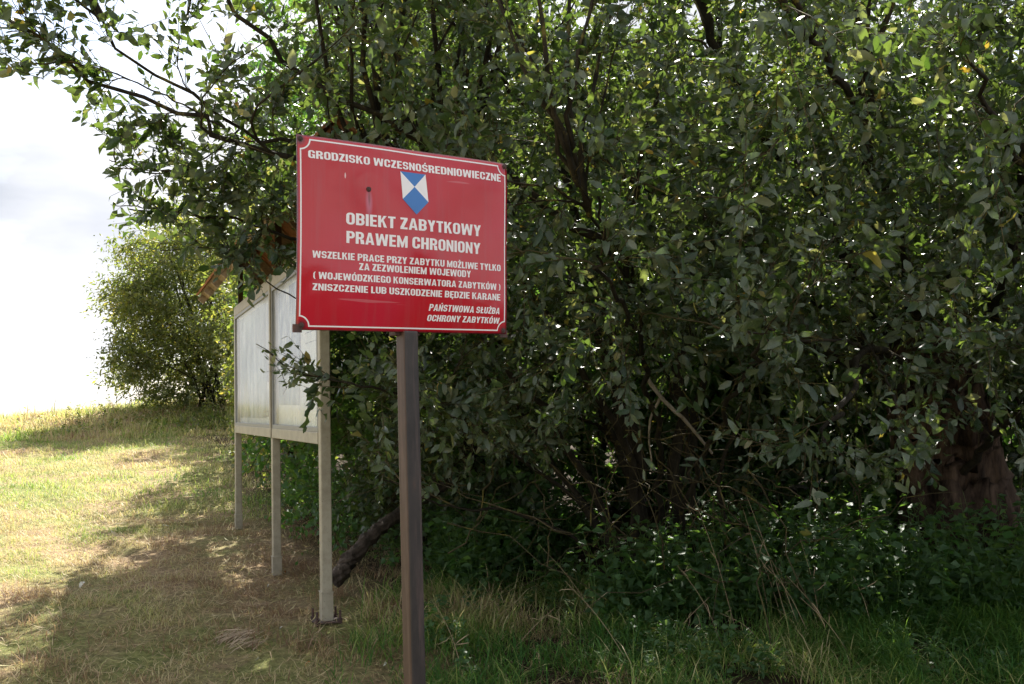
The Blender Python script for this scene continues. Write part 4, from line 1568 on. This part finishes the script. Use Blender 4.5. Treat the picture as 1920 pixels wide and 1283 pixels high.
# far bay: painting sheet with a hill and an ornament strip, photo sheets; near bay: printed sheets
poster(xM + 0.55, xF - 0.12, zb + 0.12 * Lb, zt - 0.10 * Lb, M['p1'])
poster(xM + 0.10, xM + 0.50, zb + 0.36 * Lb, zt - 0.12 * Lb, M['p3'])
poster(xM + 0.10, xM + 0.50, zb + 0.14 * Lb, zb + 0.32 * Lb, M['p1'], 0.01)
poster(xN + 0.85, xM - 0.10, zb + 0.42 * Lb, zt - 0.10 * Lb, M['p2'])
poster(xN + 0.90, xM - 0.10, zb + 0.20 * Lb, zb + 0.40 * Lb, M['p1'], -0.01)
poster(xN + 0.12, xN + 0.75, zb + 0.30 * Lb, zt - 0.14 * Lb, M['backing'])
hb = MB()
xc = xF - 0.55
hb.v += [(xc - 0.33, 0.0112, zb + 0.13 * Lb), (xc - 0.15, 0.0112, zb + 0.33 * Lb), (xc, 0.0112, zb + 0.42 * Lb), (xc + 0.12, 0.0112, zb + 0.36 * Lb), (xc + 0.34, 0.0112, zb + 0.13 * Lb)]
hb.f.append((4, 3, 2, 1, 0))
hb.build('painted_hill', M['hill'], board)
hb = MB()
for r_ in range(2):
    for k in range(26):
        hb.box((xM + 0.12 + k * 0.024, 0.0108, zb + (0.135 + 0.03 * r_) * Lb), (0.012, 0.0006, 0.014))
for r_ in range(6):
    for k in range(14):
        hb.box((xN + 0.16 + k * 0.038, 0.0108, zb + (0.80 - 0.055 * r_) * Lb), (0.026 if (k * 7 + r_ * 3) % 5 else 0.008, 0.0006, 0.006))
tag(hb.build('printed_lines', M['ink'], board), kind='stuff')

# roof
mb = MB()
mb.box((xM, -0.036, (zb + zt) / 2), (0.05, 0.012, zt - zb))
mb.build('middle_stile', M['cream'], board, bevel=0.003)
xa, xb = xN - 0.35, xF + 0.16
eave_z = bl(P(388, 556, 10.2))[2]
hw, rz_ = 0.34, eave_z + 0.42
for xl in (xN, xM, xF):
    for yy in (0.03,):
        mb = MB()
        mb.box((xl, yy, (zt + rz_ - 0.08) / 2 + 0.01), (0.045, 0.045, rz_ - 0.08 - zt - 0.02))
        mb.build('roof_support', M['darkpost'], board)
nr = 8
slope = math.atan2(rz_ - eave_z, hw)
for k in range(nr):
    xl = xa + 0.04 + (xb - xa - 0.08) * k / (nr - 1)
    for sd in (-1, 1):
        mb = MB()
        c_ = (xl, 0.03 + sd * hw / 2, (eave_z + rz_) / 2 - 0.05)
        mb.box(c_, (0.045, math.hypot(hw, rz_ - eave_z) + 0.06, 0.07), Matrix.Rotation(-sd * slope, 3, 'X'))
        mb.build('rafter', M['wood'], board, bevel=0.003)
for sd in (-1, 1):
    mb = MB()
    mb.box(((xa + xb) / 2, 0.03 + sd * hw * 0.93, eave_z - 0.01), (xb - xa, 0.025, 0.09), Matrix.Rotation(-sd * slope, 3, 'X'))
    mb.build('fascia_board', M['wood'], board)
mb = MB()
mb.box(((xa + xb) / 2, 0.03, rz_ - 0.075), (xb - xa - 0.1, 0.06, 0.08))
mb.build('ridge_beam', M['wood'], board)
tv = MB()
tv.box((0, 0, 0), (0.155, 0.20, 0.016))
tile_me = bpy.data.meshes.new('roof_tile')
tile_me.from_pydata(tv.v, [], tv.f)
tile_me.materials.append(M['tile'])
ntile = int((xb - xa) / 0.16)
for sd in (-1, 1):
    for row in range(4):
        t = (row + 0.35) / 3.6
        yy = 0.03 + sd * hw * (1.06 - t)
        zz = eave_z + 0.005 + (rz_ - eave_z) * t
        for k in range(ntile):
            o = bpy.data.objects.new('roof_tile', tile_me)
            o.location = (xa + 0.09 + k * (xb - xa - 0.02) / ntile + (0.04 if row % 2 else 0) - 0.02, -yy, zz + 0.012 + random.uniform(-0.003, 0.003))
            o.rotation_euler = (sd * (slope - 0.10), random.uniform(-0.02, 0.02), random.uniform(-0.02, 0.02))
            link(o, board)
rt = bpy.data.meshes.new('ridge_tile')
rv = MB()
rv.box((0, -0.055, 0), (0.3, 0.13, 0.016), Matrix.Rotation(0.7, 3, 'X'))
rv.box((0, 0.055, 0.0005), (0.3, 0.13, 0.016), Matrix.Rotation(-0.7, 3, 'X'))
rt.from_pydata(rv.v, [], rv.f)
rt.materials.append(M['tile'])
for k in range(int((xb - xa) / 0.29)):
    o = bpy.data.objects.new('ridge_tile', rt)
    o.location = (xa + 0.15 + k * 0.29, -0.03, rz_ + 0.02)
    link(o, board)

# ------------------------------------------------------------------ logs, stone, litter
M['log_bark'] = bark_mat('log_bark', (0.03, 0.024, 0.018), (0.13, 0.10, 0.078), (0.10, 0.10, 0.05), 0.74)
lg = empty('fallen_log', tuple(gpt(*(P(640, 1080, 6.6)[:2]))))
tag(lg, 'thick barky log leaning down to the ground just right of the near board post', 'log')
limb(lg, 'log_trunk', [(624, 1088, 6.55), (665, 1040, 6.7), (712, 990, 6.95), (790, 935, 7.3), (880, 880, 7.8)], 0.048, 0.030, M['log_bark'], sides=28, n=44, rough=0.10)

db = empty('dead_branch', tuple(P(1285, 785, 5.9)))
tag(db, 'pale barkless dead branch caught in the stems of the middle willow', 'branch')
limb(db, 'dead_wood', [(1212, 706, 5.9), (1235, 740, 5.85), (1262, 768, 5.8), (1288, 792, 5.8), (1335, 850, 5.9)], 0.014, 0.008, M['deadwood'], sides=7, n=10)
limb(db, 'side_spur', [(1240, 742, 5.85), (1216, 800, 5.95), (1222, 880, 6.1)], 0.009, 0.005, M['deadwood'], sides=6, n=8)

m = Mat('pink_granite')
sn = m.noise(40, 5, 0.8)
M['stone'] = m.done(m.bsdf(m.ramp(sn, [(0.3, (0.10, 0.07, 0.06)), (0.6, (0.24, 0.15, 0.12))]), 0.85, 0.2, bump=sn, bstr=0.5, bdist=0.01))


def rock(loc, size, seed):
    r = np.random.default_rng(seed)
    n, k = 14, 10
    Vs = []
    for j in range(k + 1):
        ph = math.pi * j / k
        for i in range(n):
            th = 2 * math.pi * i / n
            v = np.array([math.sin(ph) * math.cos(th), math.sin(ph) * math.sin(th), math.cos(ph)])
            rr = 1 + 0.16 * math.sin(3 * v[0] + seed) + 0.12 * math.sin(4 * v[1] + 2 * v[2] + seed) + r.normal(0, 0.015)
            Vs.append(v * rr * np.array(size))
    idx_ = np.arange((k + 1) * n).reshape(k + 1, n)
    a = idx_[:-1]
    b = np.roll(idx_, -1, 1)[:-1]
    c = np.roll(idx_, -1, 1)[1:]
    d = idx_[1:]
    F_ = np.stack([a, d, c, b], -1).reshape(-1, 4)
    o = obj_np('stone', np.array(Vs), F_, M['stone'], smooth=True)
    o.location = loc
    return o


s_ = gpt(*(P(1492, 1165, 6.3)[:2]))
tag(rock(tuple(s_ + [0, 0, 0.05]), (0.13, 0.10, 0.11), 3), 'rounded pinkish stone half buried in grass under the hedge', 'stone')


# ------------------------------------------------------------------ grass
def gnoise(x, y, s, seed=0):
    r = np.random.default_rng(100 + seed)
    out = np.zeros_like(x)
    for k in range(6):
        a = r.uniform(0, 2 * np.pi)
        f = s * r.uniform(0.6, 2.0)
        out += np.sin((x * np.cos(a) + y * np.sin(a)) * f + r.uniform(0, 6.28))
    return out / 6 ** 0.5


def blades(name, x, y, h, w, lean, tint, mat, droop=0.5, wind=(0, 0), segs=2):
    n = len(x)
    z = ground_z(x, y) - 0.005
    a = rng.uniform(0, 2 * np.pi, n)
    d = np.stack([np.cos(a) * lean + wind[0], np.sin(a) * lean + wind[1]], -1)
    side = norm(np.stack([-d[:, 1], d[:, 0], np.zeros(n)], -1) + 1e-6) * (w / 2)[:, None]
    base = np.stack([x, y, z], -1)
    rows = []
    for k in range(segs + 1):
        t = k / segs
        hor = d * (h * (t ** 1.6))[:, None] if True else 0
        up = h * (t - droop * t * t * np.clip(lean, 0, 1))
        c = base + np.concatenate([hor, up[:, None]], 1)
        if k < segs:
            rows.append((c - side * (1 - 0.3 * t), c + side * (1 - 0.3 * t)))
        else:
            rows.append((c,))
    V_ = np.stack([v for r in rows for v in r], 1)
    nv_ = V_.shape[1]
    f = []
    for k in range(segs - 1):
        b = 2 * k
        f += [(b, b + 1, b + 3), (b, b + 3, b + 2)]
    b = 2 * (segs - 1)
    f.append((b, b + 1, b + 2))
    f = np.array(f)[None] + (np.arange(n) * nv_)[:, None, None]
    o = obj_np(name, V_.reshape(-1, 3), f.reshape(-1, 3), mat, None, np.repeat(tint, nv_))
    return o


def visible(x, y, mar=60):
    px, py = proj(np.stack([x, y, ground_z(x, y)], -1))
    return (px > -mar) & (px < 1920 + mar) & (py < 1283 + 160)


def scatter(n, x0, x1, y0, y1):
    x = rng.uniform(x0, x1, n)
    y = rng.uniform(y0, y1, n)
    k = visible(x, y)
    return x[k], y[k]


def hedge_x(y):
    """x where the hedge begins (its shaded foot)"""
    return np.interp(y, [4, 6, 8, 10, 15, 20, 24], [0.6, -0.4, -1.2, -2.1, -4.2, -5.6, -5.6])


# mown meadow, near
x, y = scatter(150000, -5.5, 1.2, 4.0, 10.5)
k = x < hedge_x(y) + 0.5
x, y = x[k], y[k]
n1_ = gnoise(x, y, 2.2, 1)
n2_ = gnoise(x, y, 9.0, 11)
n3_ = gnoise(x, y, 24.0, 12)
dens_ = rng.random(len(x)) < 0.50 + 0.22 * n1_ + 0.30 * n2_ + 0.25 * n3_
x, y, n1_, n2_ = x[dens_], y[dens_], n1_[dens_], n2_[dens_]
far_ = np.clip((hedge_x(y) - x) / 2.0, 0, 1)
tint = np.clip(0.90 - 0.20 * n1_ + 0.16 * gnoise(x, y, 5.0, 13) + rng.normal(0, 0.17, len(x)) - 0.15 * far_ * (y > 7) + 0.22 * np.clip(1 - (hedge_x(y) - x) / 1.6, 0, 1), 0, 1)  # brown thatch near the hedge, tinted darker still to paint in its shade
h = (rng.gamma(3, 0.013, len(x)) + 0.010) * (1 + 0.45 * n2_.clip(-1, 1.5))
tag(blades('mown_grass', x, y, h, rng.uniform(0.0022, 0.0045, len(x)), rng.uniform(0.3, 1.6, len(x)), tint, M['grass']), 'short mown grass, straw coloured and matted, in the shade before the board', 'grass', kind='stuff')
# loose cut straw lying on it
x, y = scatter(30000, -5.5, 1.0, 4.0, 12)
k = x < hedge_x(y) + 0.6
x, y = x[k], y[k]
N = len(x)
a = rng.uniform(0, 2 * np.pi, N)
pos = np.stack([x, y, ground_z(x, y) + rng.uniform(0.006, 0.035, N)], -1)
d = np.stack([np.cos(a), np.sin(a), rng.normal(0, 0.16, N)], -1)
V_, F_, T_ = leaves_arrays([leaf_template(1, 0.035, 0.5, 0.1, 0), leaf_template(1, 0.06, -0.6, 0.1, 0), leaf_template(1, 0.045, 1.1, 0.1, 0)], pos, d, np.array([[0, 0, 1.0]]) + rng.normal(0, 0.2, (N, 3)), rng.uniform(0.04, 0.13, N), np.clip(rng.normal(0.80, 0.13, N), 0, 1))
tag(obj_np('cut_straw', V_, F_, M['grass'], None, T_), 'loose dry cut grass stems lying matted on the mown meadow', 'straw', kind='stuff')
# mown meadow, middle and far
x, y = scatter(84000, -12, -1.0, 10.5, 21)
k = x < hedge_x(y) + 0.8
x, y = x[k], y[k]
n1_ = gnoise(x, y, 1.3, 2)
tint = np.clip(0.53 - 0.16 * n1_ + 0.14 * gnoise(x, y, 4.0, 14) + rng.normal(0, 0.16, len(x)), 0, 1)
h = (rng.gamma(3, 0.018, len(x)) + 0.015) * (1 + 0.5 * gnoise(x, y, 7.0, 15).clip(-1, 1.5))
tag(blades('meadow_grass', x, y, h, rng.uniform(0.004, 0.009, len(x)), rng.uniform(0.3, 1.3, len(x)), tint, M['grass']), 'sunlit yellow green mown meadow rising to the bank', 'grass', kind='stuff')
# rough bank
x, y = scatter(42000, -14, 0, 19.6, 26.5)
n1_ = gnoise(x, y, 1.6, 3)
tint = np.clip(0.60 - 0.2 * n1_ + rng.normal(0, 0.16, len(x)), 0, 1)
h = (rng.gamma(3, 0.035, len(x)) + 0.03) * (1 + 0.5 * gnoise(x, y, 4.5, 16).clip(-1, 1.5))
tag(blades('bank_grass', x, y, h, rng.uniform(0.008, 0.02, len(x)), rng.uniform(0.2, 1.2, len(x)), tint, M['grass']), 'rough uncut grass and weeds on the low bank at the skyline', 'grass', kind='stuff')
# long grass in front of the hedge, centre
x, y = scatter(70000, -0.9, 4.2, 4.3, 7.0)
k = (x > hedge_x(y) - 0.9 + rng.normal(0, 0.2, len(x)))
x, y = x[k], y[k]
n1_ = gnoise(x, y, 2.6, 4)
n2_ = gnoise(x, y, 6.0, 5)
k = rng.random(len(x)) < (0.55 + 0.45 * n2_)
x, y, n1_ = x[k], y[k], n1_[k]
tint = np.clip(0.23 - 0.2 * n1_ + rng.normal(0, 0.22, len(x)) - 0.12 * (x > 1.8), 0, 1)
h = (rng.gamma(5, 0.022, len(x)) + 0.03) * np.where(y > 6, 1.2, 0.9)
tag(blades('long_grass', x, y, h, rng.uniform(0.003, 0.006, len(x)), rng.uniform(0.3, 1.5, len(x)), tint, M['grass'], segs=3), 'tangled green and straw grass along the foot of the hedge', 'grass', kind='stuff')
# lush drooping grass bottom right
x, y = scatter(22000, 1.7, 4.2, 4.6, 6.4)
k = gnoise(x, y, 1.6, 6) + 0.5 * (x - 2.4) > -0.2
x, y = x[k], y[k]
h = rng.uniform(0.16, 0.34, len(x))
tint = np.clip(0.10 + rng.normal(0, 0.10, len(x)), 0, 0.6)
tag(blades('lush_grass', x, y, h, rng.uniform(0.004, 0.007, len(x)), rng.uniform(0.4, 1.1, len(x)), tint, M['grass'], droop=0.9, wind=(-0.35, -0.25), segs=4), 'deep green lush grass drooping at the lower right corner', 'grass', kind='stuff')


# undergrowth: nettles and ground plants as upright leafy stems
def undergrowth(name, label, n, x0, x1, y0, y1, hgt, leaf, mat, keepfn, tmul=1.0):
    x, y = scatter(n, x0, x1, y0, y1)
    k = keepfn(x, y)
    x, y = x[k], y[k]
    N = len(x)
    base = np.stack([x, y, ground_z(x, y)], -1)
    H_ = rng.uniform(0.4, 1.0, N) * hgt
    lean = rng.normal(0, 0.22, (N, 3)) * np.array([1, 1, 0]) + np.array([0, -0.12, 0])
    end = base + lean * H_[:, None] + np.array([0, 0, 1.0]) * H_[:, None]
    S = bez(base, np.array([[0, 0, 1.0]]).repeat(N, 0), end, 5, 0.02)
    V1, F1 = tubes(S, np.linspace(0.0025, 0.001, 5)[None].repeat(N, 0), 3)
    lp = 12
    u = rng.uniform(0.15, 1, (N, lp))
    k0 = np.clip((u * 4).astype(int), 0, 3)
    fr_ = (u * 4 - k0)[..., None]
    ii = np.arange(N)[:, None]
    pos = (S[ii, k0] * (1 - fr_) + S[ii, k0 + 1] * fr_).reshape(-1, 3)
    a = rng.uniform(0, 2 * np.pi, len(pos))
    d = np.stack([np.cos(a), np.sin(a), rng.uniform(-0.5, 0.25, len(pos))], -1)
    nr_ = np.array([0, 0, 1.0]) + rng.normal(0, 0.35, d.shape)
    ln_ = rng.uniform(leaf * 0.5, leaf, len(pos))
    tint_ = np.clip(np.repeat(rng.beta(2, 2, N), lp) * 0.8 + rng.normal(0, 0.1, len(pos)), 0, 0.95) * tmul
    tint_ = np.where(rng.random(len(pos)) < 0.015, 1.0, tint_)
    V2, F2, T2 = leaves_arrays(TN_LO, pos, d, nr_, ln_, tint_)
    me_v = np.concatenate([V2, V1])
    o = obj_np(name, me_v, [F2, F1 + len(V2)], mat, None, np.concatenate([T2, np.full(len(V1), 0.9)]))
    return tag(o, label, 'undergrowth', kind='stuff')


undergrowth('nettles', 'dark green nettles and weeds under the willows, in shade', 2900, -0.6, 5.0, 5.75, 8.4, 0.60, 0.09, M['dark_leaf'],
            lambda x, y: (x > hedge_x(y) + 0.25) & (gnoise(x, y, 2.0, 8) + 0.55 + 0.3 * (x > 1.5) > 0) & ((x - locA[0]) ** 2 + (y - locA[1]) ** 2 > 0.22))
undergrowth('weeds', 'low green weeds beside the board posts', 900, -3.2, 0.4, 6.3, 12.5, 0.40, 0.07, M['dark_leaf'],
            lambda x, y: (x > hedge_x(y) + 0.05) & (x < hedge_x(y) + 1.5))
undergrowth('ground_plants', 'small leafy plants in the grass edge before the hedge', 800, -0.6, 4.0, 4.9, 6.3, 0.16, 0.05, M['dark_leaf'],
            lambda x, y: (x > hedge_x(y) - 0.3) & (gnoise(x, y, 2.5, 9) > 0.0))
undergrowth('bank_weeds', 'broad leaved weeds on the bank below the sunlit tree', 1100, -11, -1.5, 20.0, 24.5, 0.34, 0.09, M['bright_leaf'],
            lambda x, y: rng.random(len(x)) < np.interp(x, [-11, -8, -6, -2], [0.05, 0.2, 0.8, 1]))

# dead grass stalks standing before the hedge
stalk_px = [(1445, 1180, 1392, 950), (1470, 1190, 1408, 1010), (1500, 1200, 1420, 1000), (1520, 1215, 1440, 1060), (1480, 1200, 1400, 930), (1540, 1190, 1500, 1010), (1560, 1210, 1475, 1080), (1350, 1210, 1270, 1060),
            (1180, 1260, 1060, 1090), (1120, 1160, 1010, 1020), (1380, 1200, 1300, 930), (1160, 1110, 1345, 895), (1640, 1215, 1600, 1080), (870, 1270, 815, 1130), (1250, 1230, 1330, 1120), (960, 1230, 1040, 1140), (1600, 1260, 1500, 1120), (1430, 1230, 1350, 1150)]
m = Mat('dry_stalk')
M['stalk'] = m.done(m.bsdf(m.mix(m.noise(20), (0.30, 0.21, 0.12), (0.45, 0.35, 0.22)), 0.6, 0.3))
stalk_lab = {11: 'longest pale dead stalk, leaning right under the middle willow stems', 12: 'rightmost short dead stalk before the old willow trunk',
             13: 'dead straw stalk in the grass just right of the sign post', 14: 'dead stalk leaning right in the grass below the middle willow', 15: 'lone dead stalk leaning right between the sign post and the middle willow'}
for si, (x0, y0, x1, y1) in enumerate(stalk_px):
    Y0 = 5.9 - (y0 - 1180) * 0.008
    b0 = P(x0, y0, Y0)
    b0[2] = float(ground_z(b0[0], b0[1]))
    e0 = P(x1, y1, Y0 + rng.uniform(-0.15, 0.15))
    r_ = empty('dry_stalk', tuple(b0))
    tag(r_, stalk_lab.get(si, 'thin dead straw coloured stalk leaning left in the tuft of stalks before the hedge'), 'dry stalk', 'dead stalks along the hedge foot')
    mid = (b0 + e0) / 2 + np.array([0.01, 0, 0.02])
    c = spline([b0, mid, e0], 9) - b0
    V_, F_ = tubes(c[None], np.linspace(0.0019, 0.0009, 9)[None], 5)
    obj_np('stem', V_, F_, M['stalk'], r_, smooth=True)
    N = 4
    bp = c[rng.integers(3, 8, N)]
    for q_ in range(N):
        V_, F_, T_ = leaves_arrays([leaf_template(2, 0.05, 1.2, 0.2, 0.01)], bp[q_:q_ + 1], rng.normal(0, 1, (1, 3)), rng.normal(0, 1, (1, 3)), rng.uniform(0.05, 0.13, 1), np.zeros(1))
        obj_np('dry_blade', V_, F_, M['stalk'], r_)


# hay clumps in the mown grass
def hay(px, py, Y, n, size, label, d0):
    c = P(px, py, Y)
    c[2] = float(ground_z(c[0], c[1]))
    pos = rng.normal(0, size * 0.25, (n, 3)) * np.array([1, 1, 0.12]) + np.array([0, 0, 0.02])
    d = np.array(d0) + rng.normal(0, 0.28, (n, 3)) * np.array([1, 1, 0.4])
    nr_ = np.array([0, 0, 1.0]) + rng.normal(0, 0.3, (n, 3))
    V_, F_, T_ = leaves_arrays([leaf_template(3, 0.03, 0.7, 0.2, 0.01), leaf_template(3, 0.025, 1.2, 0.2, 0.01)], pos, d, nr_, rng.uniform(0.5, 1.2, n) * size, np.zeros(n))
    o = obj_np('straw_clump', V_, F_, M['hay'])
    o.location = c
    return tag(o, label, 'straw', kind='stuff')


m = Mat('dry_hay')
M['hay'] = m.done(m.bsdf(m.mix(m.noise(30), (0.34, 0.25, 0.17), (0.50, 0.40, 0.28)), 0.7, 0.2))
hay(465, 1160, 5.9, 90, 0.20, 'pale bent clump of dry straw on the mown grass left of the near post', (-0.9, -0.5, -0.05))
hay(480, 1190, 5.7, 60, 0.14, 'smaller straw wisp just below the pale clump left of the near post', (-0.8, -0.4, -0.03))

# pale scraps and fallen leaves
m = Mat('fallen_leaf')
M['fallen'] = m.done(m.bsdf(m.mix(m.noise(20), (0.42, 0.42, 0.34), (0.6, 0.58, 0.5)), 0.7, 0.2))
m = Mat('orange_leaf')
M['orange'] = m.done(m.bsdf((0.42, 0.17, 0.03), 0.6, 0.3))
litter = [(530, 1180, 0.035, 'fallen', 'pale curled leaf lying near the base plate of the near post'),
          (477, 1246, 0.035, 'fallen', 'small whitish leaf in the grass at the bottom edge left of centre'),
          (392, 1060, 0.03, 'fallen', 'pale scrap of leaf on the brown grass left of the middle post'),
          (505, 1100, 0.025, 'fallen', 'tiny whitish scrap by the foot of the middle post'),
          (535, 1075, 0.04, 'orange', 'orange fallen leaf beside the foot of the middle post'),
          (582, 1247, 0.04, 'orange', 'yellow orange leaf at the bottom edge below the near post'),
          (318, 990, 0.07, 'fallen', 'grey green wilted leaf on the shadow edge of the meadow'),
          (222, 1008, 0.08, 'fallen', 'grey wilted leaf on the sunlit edge of the shadow'),
          (160, 1095, 0.08, 'fallen', 'flat grey leaf among brown grass at the left'),
          (722, 1245, 0.035, 'fallen', 'pale leaf scrap left of the sign post foot')]
for px, py, s, mt, lab in litter:
    # march to the ground
    dd = P(px, py, 1.0) - CN
    t = 3.0
    while t < 30 and (CN + dd * t)[2] > ground_z(*(CN + dd * t)[:2]) + 0.02:
        t += 0.02
    c = CN + dd * t
    tv_, tf_ = TW_HI[random.randrange(len(TW_HI))]
    o = obj_np('fallen_leaf', tv_, tf_, M[mt], None, smooth=True)
    o.location = c + np.array([0, 0, 0.015])
    o.scale = (s, s, s)
    o.rotation_euler = (rng.normal(0, 0.3), rng.normal(0, 0.3), rng.uniform(0, 6))
    tag(o, lab, 'leaf')
